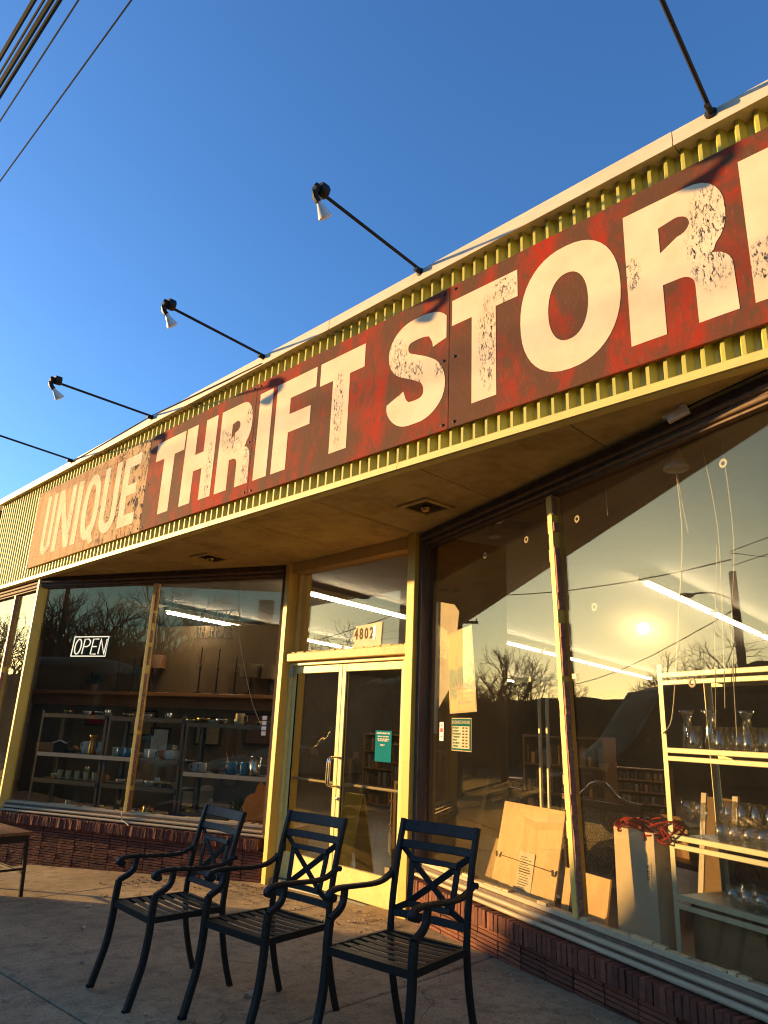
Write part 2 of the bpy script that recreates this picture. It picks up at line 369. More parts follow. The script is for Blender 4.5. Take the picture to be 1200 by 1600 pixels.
def crom(P, k=6, closed=False):
    P = [Vector(p) for p in P]; n = len(P); out = []
    rng = range(n if closed else n-1)
    for i in rng:
        p0, p1, p2, p3 = (P[(i-1) % n] if closed or i > 0 else P[0]), P[i], P[(i+1) % n], (P[(i+2) % n] if closed or i+2 < n else P[-1])
        for j in range(k):
            t = j/k; out.append(.5*((2*p1)+(p2-p0)*t+(2*p0-5*p1+4*p2-p3)*t*t+(3*p1-p0-3*p2+p3)*t**3))
    if not closed: out.append(P[-1])
    return out

# ------------------------------------------------------------------ place: ground heights and the three wall frames
GX, GY, G0 = .0413, .0111, .0202
def gz(x, y):
    return G0+GX*max(-30, min(12, x))+GY*max(-12, min(8, y))
FB = T(-6.5085, 1.5056, 0) @ RZ(23.0196)     # wall to the left of the door, x from -3.75 to 0
FD = T(-6.5085, 1.5056, 0) @ RZ(-2.7163)     # door wall, x from 0 to 2.123
FR = T(-4.3874, 1.4050, 0) @ RZ(-19.7949)    # wall to the right of the door, x from 0 to 4.15
def fz(F, x, y): p = F @ Vector((x, y, 0)); return gz(p.x, p.y)
# ------------------------------------------------------------------ ground
def sheet(name, x0, x1, y0, y1, mat, dz=0, n=24):
    g = G(); xs = [x0+(x1-x0)*i/n for i in range(n+1)]; ys = [y0+(y1-y0)*i/n for i in range(n+1)]
    vs = [(x, y, gz(x, y)+dz) for y in ys for x in xs]
    return struct(name, g.add(vs, [(j*(n+1)+i, j*(n+1)+i+1, (j+1)*(n+1)+i+1, (j+1)*(n+1)+i) for j in range(n) for i in range(n)]), mat)
sheet('ground', -260, 200, -260, 200, 'woods', -.30, 60)
sheet('parking_lot', -60, 40, -17.5, -4.6, 'asphalt', -.10, 30)
sheet('road', -120, 90, -27.5, -17.5, 'asphalt', -.115, 40)
mk = G()
for k in range(-12, 10):
    x = k*4.0; mk.add([(a, b, gz(a, b)-.108) for a, b in ((x, -22.6), (x+2, -22.6), (x+2, -22.45), (x, -22.45))], [(0, 1, 2, 3)])
struct('road_marking', mk, 'yellow_plastic')
pl = G()
for k in range(-8, 6):
    x = k*2.75+.6; pl.add([(a, b, gz(a, b)-.092) for a, b in ((x, -9.8), (x+.1, -9.8), (x+.1, -4.8), (x, -4.8))], [(0, 1, 2, 3)])
struct('parking_line', pl, 'white_paint')
kb = G()
for k in range(-30, 16):
    x = k*1.5; vs = [(a, b, gz(a, b)+c) for c in (-.25, -.004) for b in (-4.75, -4.6) for a in (x, x+1.49)]
    kb.add(vs, [(0, 2, 3, 1), (4, 5, 7, 6), (0, 1, 5, 4), (2, 6, 7, 3), (0, 4, 6, 2), (1, 3, 7, 5)])
struct('kerb', kb, 'kerb')
swb = G(); swb.add([(x, y, gz(x, y)-.05) for y in (-4.6, 1.7) for x in (-30, 12)], [(0, 1, 3, 2)])
sidewalk = struct('sidewalk', swb, 'mortar')
XS = [-30, -26, -22, -18, -15.7, -13.6, -11.5, -9.4, -7.36, -5.27, -3.23, -1.15, .9, 3, 5.1, 8, 12]
YS = [-4.6, -3.55, -1.425, 1.9]
for i in range(len(XS)-1):
    for j in range(len(YS)-1):
        x0, x1, y0, y1 = XS[i]+.005, XS[i+1]-.005, YS[j]+.005, YS[j+1]-.005
        if j == 2 and (x1 < -9.4 or x0 > .9): y1 = .10
        dz = random.uniform(-.003, .003)
        b = .012
        vs = [(x, y, gz(x, y)-.06) for x, y in ((x0, y0), (x1, y0), (x1, y1), (x0, y1))]+[(x, y, gz(x, y)-.006+dz) for x, y in ((x0, y0), (x1, y0), (x1, y1), (x0, y1))]
        vs += [(x, y, gz(x, y)+dz) for x, y in ((x0+b, y0+b), (x1-b, y0+b), (x1-b, y1-b), (x0+b, y1-b))]
        fs = [(0, 3, 2, 1)]+[(i_, (i_+1) % 4, 4+(i_+1) % 4, 4+i_) for i_ in range(4)]+[(4+i_, 4+(i_+1) % 4, 8+(i_+1) % 4, 8+i_) for i_ in range(4)]+[(8, 9, 10, 11)]
        ob('slab', G().add(vs, fs), 'concrete', I4, sidewalk)
# distant hill across the street to the west
hl = G(); nx, ny = 60, 10
def hill_h(x, y, t):
    return (6.6+6.0*max(0, min(1, (-y-42)/12))+1.0*math.sin(x*.05+1)+.9*math.sin(y*.11)+.5*math.sin(x*.31+y*.2))*t
HP = [(-62+k*0, 0) for k in range(1)]
vs = []
for i in range(nx+1):
    a = R_(150+110*i/nx)                   # arc round the west and south
    for j in range(ny+1):
        t = j/ny; d = 62+40*t
        x, y = d*math.cos(a), d*math.sin(a)*.8-8
        vs.append((x, y, gz(x, y)-.3+hill_h(x, y, math.sin(t*math.pi/2))+random.uniform(-.2, .2)*(t > 0)))
hl.add(vs, [(i*(ny+1)+j, (i+1)*(ny+1)+j, (i+1)*(ny+1)+j+1, i*(ny+1)+j+1) for i in range(nx) for j in range(ny)])
struct('hill', hl, 'woods', smooth=False)

# ------------------------------------------------------------------ the store building
bld = thing('store_building', 'low storefront with cream ribbed metal fascia over angled display windows', 'building', T(-5.4, 0, gz(-5.4, 0)))
# ribbed siding, one sheet about a metre wide
P_ = .0985; NR = 10
def siding_sheet(z0, z1, n):
    g = G(); pr = []
    for k in range(n):
        x = k*P_; pr += [(x, .080), (x+.031, .080), (x+.054, .030), (x+.073, .030)]
    pr += [(n*P_, .080)]
    k = len(pr); vs = [(x, y, z) for z in (z0, z1) for x, y in pr]+[(x, y+.004, z) for z in (z0, z1) for x, y in pr]
    fs = [(i, i+1, k+i+1, k+i) for i in range(k-1)]+[(2*k+i+1, 2*k+i, 3*k+i, 3*k+i+1) for i in range(k-1)]
    fs += [(i+1, i, 2*k+i, 2*k+i+1) for i in range(k-1)]+[(k+i, k+i+1, 3*k+i+1, 3*k+i) for i in range(k-1)]
    return g.add(vs, fs).mesh('siding_panel')
sm = siding_sheet(3.132, 4.56, NR)
k = 0; x = -12.27
while x < 3.0:
    ob('siding_panel', sm, 'siding', T(x, random.uniform(0, .004), 0), bld); x += NR*P_
XE = x
# cap flashing and lower trim in lengths, butted with a visible joint
cx = [-12.30, -10.2, -8.35, -6.4, -4.15, -1.2, 1.1, XE]
for a, b in zip(cx[:-1], cx[1:]):
    j = random.uniform(-.006, .006)
    g = G().prism([(a+.003, 4.548+j), (b-.003, 4.548-j), (b-.003, 4.635-j), (a+.003, 4.635+j)], -.028, .40)
    g.box(a+.003, b-.003, -.034, -.027, 4.535, 4.56)
    ob('cap_flashing', g, 'cap_metal', I4, bld)
tx = [-12.30, -9.0, -6.55, -3.3, -.3, XE]
for a, b in zip(tx[:-1], tx[1:]):
    ob('fascia_trim', G().cbox(a+.002, b-.002, -.012, .075, 3.075, 3.138, .010).box(a+.002, b-.002, -.020, -.0125, 3.079, 3.108), 'trim', I4, bld)
ob('fascia_backing', G().box(-12.27, XE, .092, .16, 3.10, 4.54), 'old_wood', I4, bld)
# roof, shell
ob('roof', G().box(-12.2, 6, .42, 26, 4.30, 4.36).box(-19, -12.2, .42, 26, 3.6, 3.66), 'dark_building', I4, bld)
sh = G().box(-19.2, -19.0, .1, 26, -1, 4.3).box(6.0, 6.2, .1, 26, -1, 4.3).box(-19, 6, 25.8, 26, -1, 4.3)
ob('shell_wall', sh, 'dark_building', I4, bld)
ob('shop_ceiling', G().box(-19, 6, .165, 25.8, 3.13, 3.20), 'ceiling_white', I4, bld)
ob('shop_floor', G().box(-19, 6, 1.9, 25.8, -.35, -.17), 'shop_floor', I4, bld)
# soffit boards cut to the wall line
def wall_y(x):
    if x < -9.96: return .0
    if x < -6.51: return .04+(x+9.96)*math.tan(R_(23.0196))
    if x < -4.39: return 1.5056-(x+6.51)*math.tan(R_(2.7163))
    return max(0, 1.405-(x+4.3874)*math.tan(R_(19.7949)))
xs = [-9.9, -8.7, -7.5, -6.51, -5.4, -4.39, -3.2, -2.0, -.9, -.55]
for a, b in zip(xs[:-1], xs[1:]):
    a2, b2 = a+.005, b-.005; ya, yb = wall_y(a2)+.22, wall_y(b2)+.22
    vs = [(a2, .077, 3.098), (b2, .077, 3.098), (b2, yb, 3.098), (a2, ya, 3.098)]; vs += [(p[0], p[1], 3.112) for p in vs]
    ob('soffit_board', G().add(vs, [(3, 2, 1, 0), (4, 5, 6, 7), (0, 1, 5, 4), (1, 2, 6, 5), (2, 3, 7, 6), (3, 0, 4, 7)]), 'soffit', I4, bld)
# recessed square soffit lights
for (x, y, a) in ((-3.74, .80, -4), (-6.93, .76, 4)):
    F = T(x, y, 3.098) @ RZ(a)
    fr = ob('soffit_light', G().box(-.17, .17, -.17, -.13, -.02, -.001).box(-.17, .17, .13, .17, -.02, -.001).box(-.17, -.13, -.129, .129, -.02, -.001).box(.13, .17, -.129, .129, -.02, -.001), 'soffit', F, bld)
    ob('recess_plate', G().box(-.129, .129, -.129, .129, -.0035, -.0012), 'dark_box', F, fr)
    ob('bulb', G().lathe([(.001, -.055), (.03, -.045), (.045, -.02), (.03, -.005)], 10), 'brass', F, fr, True)

# low brick walls under the windows
def brick_mesh(w, h, seed):
    rnd = random.Random(seed); g = G(); j = lambda s: rnd.uniform(-s, s)
    # face split by a combed groove half way up; corners slightly uneven
    prof = [(0, 0), (0, h*.44), (.010, h*.47), (.010, h*.55), (0, h*.58), (0, h)]
    nseg = 4; vs = []
    for i in range(nseg+1):
        x = w*i/nseg
        for y, z in prof: vs.append((x+(j(.003) if i in (0, nseg) else 0), y-.002+j(.0013), z+j(.0012)))
    n = len(prof)
    fs = [(i*n+k, (i+1)*n+k, (i+1)*n+k+1, i*n+k+1) for i in range(nseg) for k in range(n-1)]
    b = len(vs); vs += [(0, .05, 0), (w, .05, 0), (w, .05, h), (0, .05, h)]
    fs += [(b, b+1)+tuple(i*n for i in range(nseg, -1, -1)), tuple(i*n+n-1 for i in range(nseg+1))+(b+2, b+3),
           tuple(range(n))+(b+3, b), tuple(nseg*n+k for k in range(n-1, -1, -1))+(b+1, b+2)]
    return g.add(vs, fs).mesh('brick')
BM = [brick_mesh(.240, .046, s) for s in range(6)]
def rowlock_mesh(seed):
    rnd = random.Random(seed); g = G(); g.cbox(0, .0405, -.035, .10, .0, .105, .006)
    g.v = [(x+rnd.uniform(-.002, .002), y+rnd.uniform(-.003, .003), z+rnd.uniform(-.003, .003)) for x, y, z in g.v]
    return g.mesh('rowlock_brick')
RM = [rowlock_mesh(s) for s in range(6)]
def brick_wall(F, x0, x1, label, gmin):
    t = thing('brick_wall', label, 'wall', F @ T((x0+x1)/2, 0, gmin))
    ob('mortar_core', G().box(x0, x1, .030, .13, gmin-.1, .066), 'mortar', F, t)
    z = .012; c = 0
    while z > gmin-.05:
        x = x0
        while x < x1-.05:
            if z+.048 > fz(F, x, 0)-.02:
                ob('brick', random.choice(BM) if x+.25 < x1 else brick_mesh(min(.243, x1-x), .048, 3), 'brick', F @ T(x, random.uniform(-.003, .003), z), t)
            x += .25
        z -= .054; c += 1
    x = x0
    while x < x1-.03:
        ob('rowlock_brick', random.choice(RM), 'brick', F @ T(x, random.uniform(-.004, .004), .066+random.uniform(-.002, .002)) @ RY(random.uniform(-1.5, 1.5)), t)
        x += .0462
    return t
brick_wall(FR, .06, 4.12, 'low dark brick wall under the big window, right of the glass doors', -.20)
brick_wall(FB, -3.74, -.02, 'low red brick wall under the two shelves windows, between black table and door post', -.44)
FL0 = T(-9.98, .03, 0)
brick_wall(FL0, -2.3, -.02, 'short brick wall piece under the bright yellow corner glass', -.60)

def half_round(g, x0, x1, y, z, r, n=7):
    sec = [(math.cos(math.pi*i/(n-1)-math.pi/2), math.sin(math.pi*i/(n-1)-math.pi/2)) for i in range(n)]
    pts = [(-r*a, r*b) for a, b in sec]+[(r*.8, r), (r*.8, -r)]
    m = len(pts); vs = [(x, y+a, z+b) for x in (x0, x1) for a, b in pts]
    return g.add(vs, [tuple(range(m)), tuple(range(2*m-1, m-1, -1))]+[(i, m+i, m+(i+1) % m, (i+1) % m) for i in range(m)])
def flaky_bar(g, x0, x1, y0, y1, z0, z1, seed):
    rnd = random.Random(seed); z = z0
    while z < z1:
        h = rnd.uniform(.03, .10); d = rnd.uniform(0, .008)
        if rnd.random() < .88: g.box(x0-d if seed % 2 else x0, x1+(0 if seed % 2 else d), y0-rnd.uniform(0, .008), y1, z, min(z1, z+h-.002))
        z += h
    return g
def window(F, panes, mull, x0, x1, zt, seed, name, paneM='pane', tilt=0):
    wnd = ob(name, G().box(x0, x1, .03, .16, 3.0, 3.097).box(x0, x1, .05, .13, 2.955, 2.998), 'old_wood', F, bld)
    for a, b in panes:
        sa = tilt if abs(a-mull[0]) < .02 else 0; sb = tilt if abs(b-mull[0]) < .02 else 0
        ob('glass_pane', G().prism([(a+sa, .292), (b+sb, .292), (b-sb, 2.956), (a-sa, 2.956)], .097, .103), paneM, F, wnd)
    ob('sill_rail', half_round(G(), x0, x1, .030, .193, .0145), 'aluminium', F, wnd)
    ob('sill_rail', half_round(G(), x0, x1, .048, .233, .0145), 'aluminium', F, wnd)
    ob('sill_rail', G().cbox(x0, x1, .062, .125, .268, .300, .006), 'aluminium', F, wnd)
    ob('sill_base', G().box(x0, x1, .060, .15, .173, .2675), 'old_wood', F, wnd)
    hd = G(); half_round(hd, x0, x1, .035, 2.985, .014); half_round(hd, x0, x1, .02, 3.03, .018)
    ob('head_rail', hd, 'old_wood', F, wnd)
    for i, m in enumerate(mull):
        FM = F @ T(m, 0, 1.624) @ RY(-math.degrees(math.atan2(2*tilt, 2.664))) @ T(-m, 0, -1.624)
        ob('mullion', G().cbox(m-.024, m+.024, .050, .135, .301, 2.954, .004), 'cream_paint', FM, wnd)
        ob('putty_edge', flaky_bar(G(), m-.029, m-.0245, .060, .094, .31, 2.95, seed+i*2), 'putty', FM, wnd)['kind'] = 'stuff'
        ob('putty_edge', flaky_bar(G(), m+.0245, m+.030, .056, .094, .31, 2.95, seed+i*2+1), 'putty_dark', FM, wnd)['kind'] = 'stuff'
    pe = G(); rnd = random.Random(seed); x = x0+.2
    while x < x1-.1:
        wd = rnd.uniform(.03, .16)
        if rnd.random() < .6: pe.box(x, x+wd, .066, .096, .3005, .306+rnd.uniform(0, .012))
        x += wd+.01
    ob('putty_crumb', pe, 'putty', F, wnd)['kind'] = 'stuff'
    return wnd
wr = window(FR, [(.10, 1.955), (1.965, 4.10)], [1.96], .08, 4.12, 3.0, 11, 'shop_window', 'pane', .066)
wl = window(FB, [(-3.76, -1.885), (-1.875, -.06)], [-1.88], -3.78, -.03, 3.0, 20, 'shop_window')
# narrow front-line window at far left, jambs lit by the sun
wf = window(FL0, [(-1.0, -.06), (-2.2, -1.02)], [-1.01], -2.3, -.03, 3.0, 30, 'shop_window', 'front_pane')
ob('corner_post', G().cbox(-.055, .0, .00, .13, .17, 3.07, .004), 'cream_paint', FL0, bld)
ob('corner_strip', G().cbox(-3.80, -3.765, .045, .14, .17, 3.07, .003), 'black_metal', FB, bld)
ob('window_jamb', G().box(-.0, .085, .02, .16, .17, 3.09), 'old_wood', FR, bld)
ob('window_jamb', G().box(-.05, .0, .03, .16, .17, 3.09), 'old_wood', FB, bld)
ob('return_panel', G().box(.045, .095, .165, .95, .191, 3.08), 'beige_wall', FR, bld)
# end of the right wall and the front line beyond the frame
ob('corner_post', G().cbox(4.13, 4.24, -.02, .14, -.05, 3.09, .004), 'cream_paint', FR, bld)
ob('front_wall', G().box(-.38, 6.0, .02, .15, -.3, 3.07), 'beige_wall', I4, bld)
ob('front_wall', G().box(-19, -12.33, .02, .15, -1.2, 3.07), 'beige_wall', I4, bld)
# adjoining brick building at the far left
nb = thing('neighbour_building', 'dark brick building edge beyond the far end of the ribbed fascia', 'building', T(-15.6, .1, gz(-15.6, 0)))
nm = ob('wall', G().box(-18.9, -12.42, .06, .30, -1.1, 4.5), 'mortar', I4, nb)
cg = G()
for k in range(70):
    z = -.9+k*.075; off = .11 if k % 2 else 0
    for i in range(12):
        cg.cbox(-12.43-.22*i-off-.21, -12.43-.22*i-off, .045+random.uniform(-.003, .003), .07, z, z+.064, .003)
cgo = ob('brickwork', cg, 'brick', I4, nb); cgo['kind'] = 'stuff'
ob('coping', G().cbox(-19, -12.4, .02, .36, 4.5, 4.58, .008), 'cap_metal', I4, nb)

# door wall: posts, beam, transom, pair of aluminium doors
zb = -.42
ob('door_post', G().cbox(.03, .108, -.02, .30, zb, 3.094, .004), 'cream_paint', FD, bld)
ob('door_post', G().cbox(2.050, 2.150, -.04, .30, zb, 3.094, .004), 'cream_paint', FD, bld)
ob('lintel', G().cbox(.110, 2.048, .005, .20, 1.985, 2.072, .006), 'beam_paint', FD, bld)
cr = G(); rnd = random.Random(5); x = .15
while x < 2.0:
    wd = rnd.uniform(.04, .13); cr.box(x, x+wd, .03, .12, 2.0725, 2.078+rnd.uniform(0, .012)); x += wd+rnd.uniform(.002, .05)
ob('flaked_putty', cr, 'putty', FD, bld)['kind'] = 'stuff'
ob('transom_head', G().box(.110, 2.048, .02, .20, 2.98, 3.094), 'beam_paint', FD, bld)
tw = ob('transom_window', G().box(.110, .155, .10, .20, 2.073, 2.979), 'beam_paint', FD, bld)
ob('jamb', G().box(2.0, 2.048, .10, .20, 2.073, 2.979), 'beam_paint', FD, tw)
ob('glass_pane', G().box(.156, 1.999, .147, .153, 2.073, 2.979), 'pane', FD, tw)
ob('door_frame', G().cbox(.109, .150, .07, .19, -.26, 1.984, .004).cbox(1.925, 2.049, .07, .19, -.26, 1.984, .004).cbox(.151, 1.924, .07, .19, 1.945, 1.983, .004), 'door_paint', FD, bld)
ob('threshold', G().cbox(.11, 2.05, .03, .22, -.275, -.168, .008), 'aluminium_grey', FD, bld)
ob('closer_box', G().cbox(.158, .200, .055, .069, 1.83, 1.94, .003), 'aluminium_grey', FD, bld)
def door(x0, x1, hx, hs):
    y0, y1 = .105, .150
    d = ob('door', G().cbox(x0, x0+.058, y0, y1, -.163, 1.942, .005).cbox(x1-.058, x1, y0, y1, -.163, 1.942, .005)
           .cbox(x0+.058, x1-.058, y0+.001, y1-.001, 1.862, 1.941, .004).cbox(x0+.058, x1-.058, y0+.001, y1-.001, -.162, .085, .004), 'door_paint', FD, bld)
    ob('glass_pane', G().box(x0+.058, x1-.058, .125, .131, .085, 1.862), 'door_pane', FD, d)
    ob('glazing_bead', G().box(x0+.058, x0+.066, y0+.006, .124, .085, 1.862).box(x1-.066, x1-.058, y0+.006, .124, .085, 1.862), 'black_plastic', FD, d)
    b = G().tube([(x0+.03, .165, .79), (x0+.05, .185, .79), (x1-.05, .185, .785), (x1-.03, .165, .785)], .014, 8)
    ob('push_bar', b, 'aluminium', FD, d, True)
    h = crom([(hx, .106, 1.035), (hx, .03, 1.035), (hx, -.005, 1.005), (hx, -.008, .905), (hx, -.005, .80), (hx, .03, .772), (hx, .106, .772)], 4)
    ob('pull_handle', G().tube(h, .0105, 8), 'chrome', FD, d, True)
    return d
d1 = door(.153, 1.000, .985, -1); d2 = door(1.004, 1.922, 1.019, -1)
ob('lock_cylinder', G().lathe([(.016, 0), (.016, .012), (.011, .014), (.001, .014)], 12, T(1.03, .105, .66) @ RX(90)), 'chrome', FD, d2, True)
# display decks behind the windows
ob('display_deck', G().box(.02, 4.1, .16, 1.35, -.1, .19), 'old_wood', FR, bld)
ob('display_deck', G().box(-3.78, -.1, .16, 1.2, -.1, .19), 'old_wood', FB, bld)
ob('display_deck', G().box(-2.3, -.0, .16, 1.2, -.3, .18), 'old_wood', FL0, bld)

# ------------------------------------------------------------------ the big painted sign
sign = thing('store_sign', 'weathered red painted sign board with large cream lettering across the fascia', 'sign', T(-5.3, 0, 3.27))
SEAM = [-10.53, -7.20, -5.18, -2.85, -.62, 1.55]
for k, (a, b) in enumerate(zip(SEAM[:-1], SEAM[1:])):
    o = ob('sign_board', G().cbox(a+.003, b-.003, .002, .026, 3.272, 4.378, .003), 'sign_peeling' if k == 0 else 'sign_red', I4, sign)
    if k == 0: o['label'] = 'sun-bleached peeling end board with cracked orange and cream paint'
bl = G()
for a in SEAM:
    for z in (3.31, 3.8, 4.34):
        for d in (-.05, .05): bl.lathe([(.012, 0), (.010, .004), (.001, .006)], 8, T(a+d, .0, z) @ RX(90))
ob('bolt', bl, 'black_metal', I4, sign)

def poly_obj(polys, name, mat, y=.0010, parent=sign, depth=.0009):
    cu = bpy.data.curves.new(name, 'CURVE'); cu.dimensions = '2D'; cu.fill_mode = 'BOTH'; cu.extrude = depth
    for P in polys:
        sp = cu.splines.new('POLY'); sp.points.add(len(P)-1); sp.use_cyclic_u = True
        for q, (x, z) in zip(sp.points, P): q.co = (x, z, 0, 1)
    o = bpy.data.objects.new('tmp', cu); COL.objects.link(o)
    me = bpy.data.meshes.new_from_object(o.evaluated_get(bpy.context.evaluated_depsgraph_get()))
    bpy.data.objects.remove(o); bpy.data.curves.remove(cu); me.materials.clear(); me.name = name
    me.transform(Matrix.Rotation(R_(90), 4, 'X'))
    return ob(name, me, mat, T(0, y, 0), parent)
def arc(cx, cz, rx, rz, a0, a1, n=14, p=2.0):
    out = []
    for i in range(n+1):
        a = R_(a0+(a1-a0)*i/n); c, s = math.cos(a), math.sin(a)
        out.append((cx+rx*math.copysign(abs(c)**(2/p), c), cz+rz*math.copysign(abs(s)**(2/p), s)))
    return out
Z0, Z1 = 3.398, 4.250
def ltr(ch, a, b, s, mat, z0=Z0, z1=Z1):
    h = z1-z0; m = (a+b)/2; w_ = b-a; X = []
    if ch == 'T': X = [[(a, z1), (a, z1-s), (m-s/2, z1-s), (m-s/2, z0), (m+s/2, z0), (m+s/2, z1-s), (b, z1-s), (b, z1)]]
    if ch == 'H': c = (z0+z1)/2; X = [[(a, z0), (a, z1), (a+s, z1), (a+s, c+s*.42), (b-s, c+s*.42), (b-s, z1), (b, z1), (b, z0), (b-s, z0), (b-s, c-s*.42), (a+s, c-s*.42), (a+s, z0)]]
    if ch == 'I': X = [[(a, z0), (a, z1), (b, z1), (b, z0)]]
    if ch == 'F': c = z0+h*.50; X = [[(a, z0), (a, z1), (b, z1), (b, z1-s*.9), (a+s, z1-s*.9), (a+s, c+s*.42), (b-w_*.1, c+s*.42), (b-w_*.1, c-s*.42), (a+s, c-s*.42), (a+s, z0)]]
    if ch == 'E': c = z0+h*.51; X = [[(a, z0), (a, z1), (b, z1), (b, z1-s*.9), (a+s, z1-s*.9), (a+s, c+s*.42), (b-w_*.08, c+s*.42), (b-w_*.08, c-s*.42), (a+s, c-s*.42), (a+s, z0+s*.9), (b, z0+s*.9), (b, z0)]]
    if ch == 'N': X = [[(a, z0), (a, z1), (a+s*1.05, z1), (b-s, z0+h*.36), (b-s, z1), (b, z1), (b, z0), (b-s*1.05, z0), (a+s, z0+h*.64), (a+s, z0)]]
    if ch == 'U':
        r = w_/2; X = [[(a, z1)]+arc(m, z0+r, r, r, 180, 360, 16)+[(b, z1), (b-s, z1)]+arc(m, z0+r, r-s, r-s*.9, 0, -180, 12)+[(a+s, z1)]]
    if ch in 'OQ':
        X = [arc(m, (z0+z1)/2, w_/2, h/2, 0, 359, 44, 2.25), arc(m, (z0+z1)/2, w_/2-s, h/2-s*.95, 0, 359, 36, 2.2)]
    if ch == 'R':
        r = h*.275; zc = z1-r; rx = w_*.62
        bowl = arc(b-.012-rx*.55, zc, rx*.55, r, 90, -90, 14, 2.3); wi = z1-2*r
        X = [[(a, z0), (a, z1)]+bowl[:-3]+[(b-.09, wi+.012)]+arc(b-.13, wi-.115, .125, .115, 80, 0, 6)+[(b, z0+.03), (b, z0), (b-s, z0), (b-s, wi-s*.75)]+arc(b-s-.07, wi-s*.75, .07, .07, 0, 90, 5)+[(a+s, wi-s*.75+.07), (a+s, z0)],
             [(a+s, wi+s*.62), (a+s, z1-s*.9)]+[(x, z) for x, z in arc(b-s-rx*.20, zc+.01, rx*.20, r-s*.86, 90, -90, 10)]]
    if ch == 'S':
        P = [(.955, .665), (.93, .74), (.83, .845), (.68, .885), (.5, .895), (.32, .875), (.20, .80), (.19, .69), (.27, .605), (.43, .545), (.60, .485), (.74, .415), (.81, .31), (.79, .20), (.67, .125), (.5, .105), (.32, .12), (.20, .19), (.13, .30)]
        wx = lambda u, v: (a+u*w_, z0+v*h)
        C_ = crom([(*wx(u, v), 0) for u, v in P], 4); L1 = []; L2 = []
        for i, p in enumerate(C_):
            d = (C_[min(i+1, len(C_)-1)]-C_[max(0, i-1)]).normalized(); n_ = Vector((-d.y, d.x, 0)); k = s*.5
            L1.append((p.x+n_.x*k, p.y+n_.y*k*.92)); L2.append((p.x-n_.x*k, p.y-n_.y*k*.92))
        cl = lambda q: (min(b, max(a, q[0])), min(z1, max(z0, q[1])))
        X = [[cl(q) for q in L1]+[cl(q) for q in L2[::-1]]]
    o = poly_obj(X, 'letter', mat)
    if ch == 'Q':
        poly_obj([[(m-.02, z0+.16), (m+.07, z0+.20), (b-.02, z0-.05), (b-.13, z0-.075)]], 'letter_tail', mat, .0005)
    return o
for ch, a, b, s, mt in [('U', -10.12, -9.78, .115, 'letter_cracked'), ('N', -9.70, -9.16, .135, 'letter_cracked'), ('I', -9.09, -8.94, .15, 'letter_cracked'), ('Q', -8.86, -8.38, .135, 'letter_cracked'),
                        ('U', -8.31, -7.87, .135, 'letter_cracked'), ('E', -7.79, -7.39, .15, 'letter_cracked'),
                        ('T', -7.03, -6.43, .215, 'letter_cream'), ('H', -6.40, -5.82, .21, 'letter_worn'), ('R', -5.745, -5.20, .205, 'letter_worn'), ('I', -5.115, -4.915, .2, 'letter_cream'),
                        ('F', -4.85, -4.30, .205, 'letter_cream'), ('T', -4.25, -3.71, .205, 'letter_worn'),
                        ('S', -3.445, -2.875, .20, 'letter_worn'), ('T', -2.825, -2.275, .20, 'letter_worn'), ('O', -2.258, -1.575, .205, 'letter_cream'), ('R', -1.535, -.965, .20, 'letter_worn'), ('E', -.89, -.35, .20, 'letter_worn')]:
    ltr(ch, a, b, s, mt)

# ------------------------------------------------------------------ floodlights on arms above the fascia
def floodlight(M, label, l=.98, dz=.06):
    t = thing('floodlight', label, 'outdoor light', M, 'floodlights on arms along the roof edge')
    ob('arm', G().tube([(0, .25, -.02), (0, 0, 0), (0, -l, dz)], .0125, 8), 'black_metal', M, t, True)
    ob('flange', G().lathe([(.001, -.012), (.034, -.012), (.034, 0), (.018, .006), (.018, .05), (.001, .05)], 10, T(0, -.029, -.02) @ RX(90)), 'black_metal', M, t, True)
    J = M @ T(0, -l-.02, dz+.025) @ Matrix.Scale(.84, 4)
    jb = G().lathe([(.001, -.035), (.056, -.035), (.06, -.028), (.06, .028), (.056, .035), (.001, .035)], 8, RX(90))
    jb.lathe([(.022, 0), (.022, .03), (.018, .05)], 8, T(0, -.03, .0) @ RX(70))
    ob('junction_box', jb, 'black_metal', J, t, True)
    sk = G().tube([(-.01, -.045, -.012), (-.015, -.065, -.05), (-.012, -.055, -.095), (-.004, -.03, -.125)], .027, 8)
    sk.lathe([(.001, -.02), (.030, -.02), (.030, .02), (.001, .02)], 8, T(-.01, -.06, -.02) @ RX(90))
    ob('lamp_socket', sk, 'black_metal', J, t, True)
    B_ = J @ T(-.004, -.035, -.115) @ RX(-142)
    ob('bulb', G().lathe([(.018, -.01), (.022, .02), (.027, .04), (.056, .125), (.058, .135), (.052, .140), (.001, .142)], 14), 'lens_white', B_, t, True)
    return t
fl = floodlight(T(-3.121, 0, 4.637), 'floodlight on a thin arm rising above the word STORE, nearest whole lamp')
dup(fl, T(-5.097, 0, 4.637) @ RX(1), 'middle floodlight on an arm above the letters IFT')
dup(fl, T(-7.227, 0, 4.637) @ RX(3) @ Matrix.Scale(1.1, 4, (0, 1, 0)), 'floodlight on an arm above the gap before the word THRIFT')
dup(fl, T(-9.44, 0, 4.64) @ Matrix.Scale(1.15, 4, (0, 1, 0)), 'far floodlight arm above UNIQUE, its lamp out of view')
dup(fl, T(-.985, 0, 4.637) @ RZ(4) @ RX(-4) @ Matrix.Scale(1.15, 4, (0, 1, 0)), 'close thick arm running up out of view above the letter R')
# conduit along the cap
one('conduit', G().tube([(-9.4, -.034, 4.60), (-7.3, -.036, 4.64), (-7.22, -.036, 4.642), (-5.1, -.036, 4.55)], .006, 5), 'black_metal', 'thin dark wire sagging along the cream roof cap', 'wire')

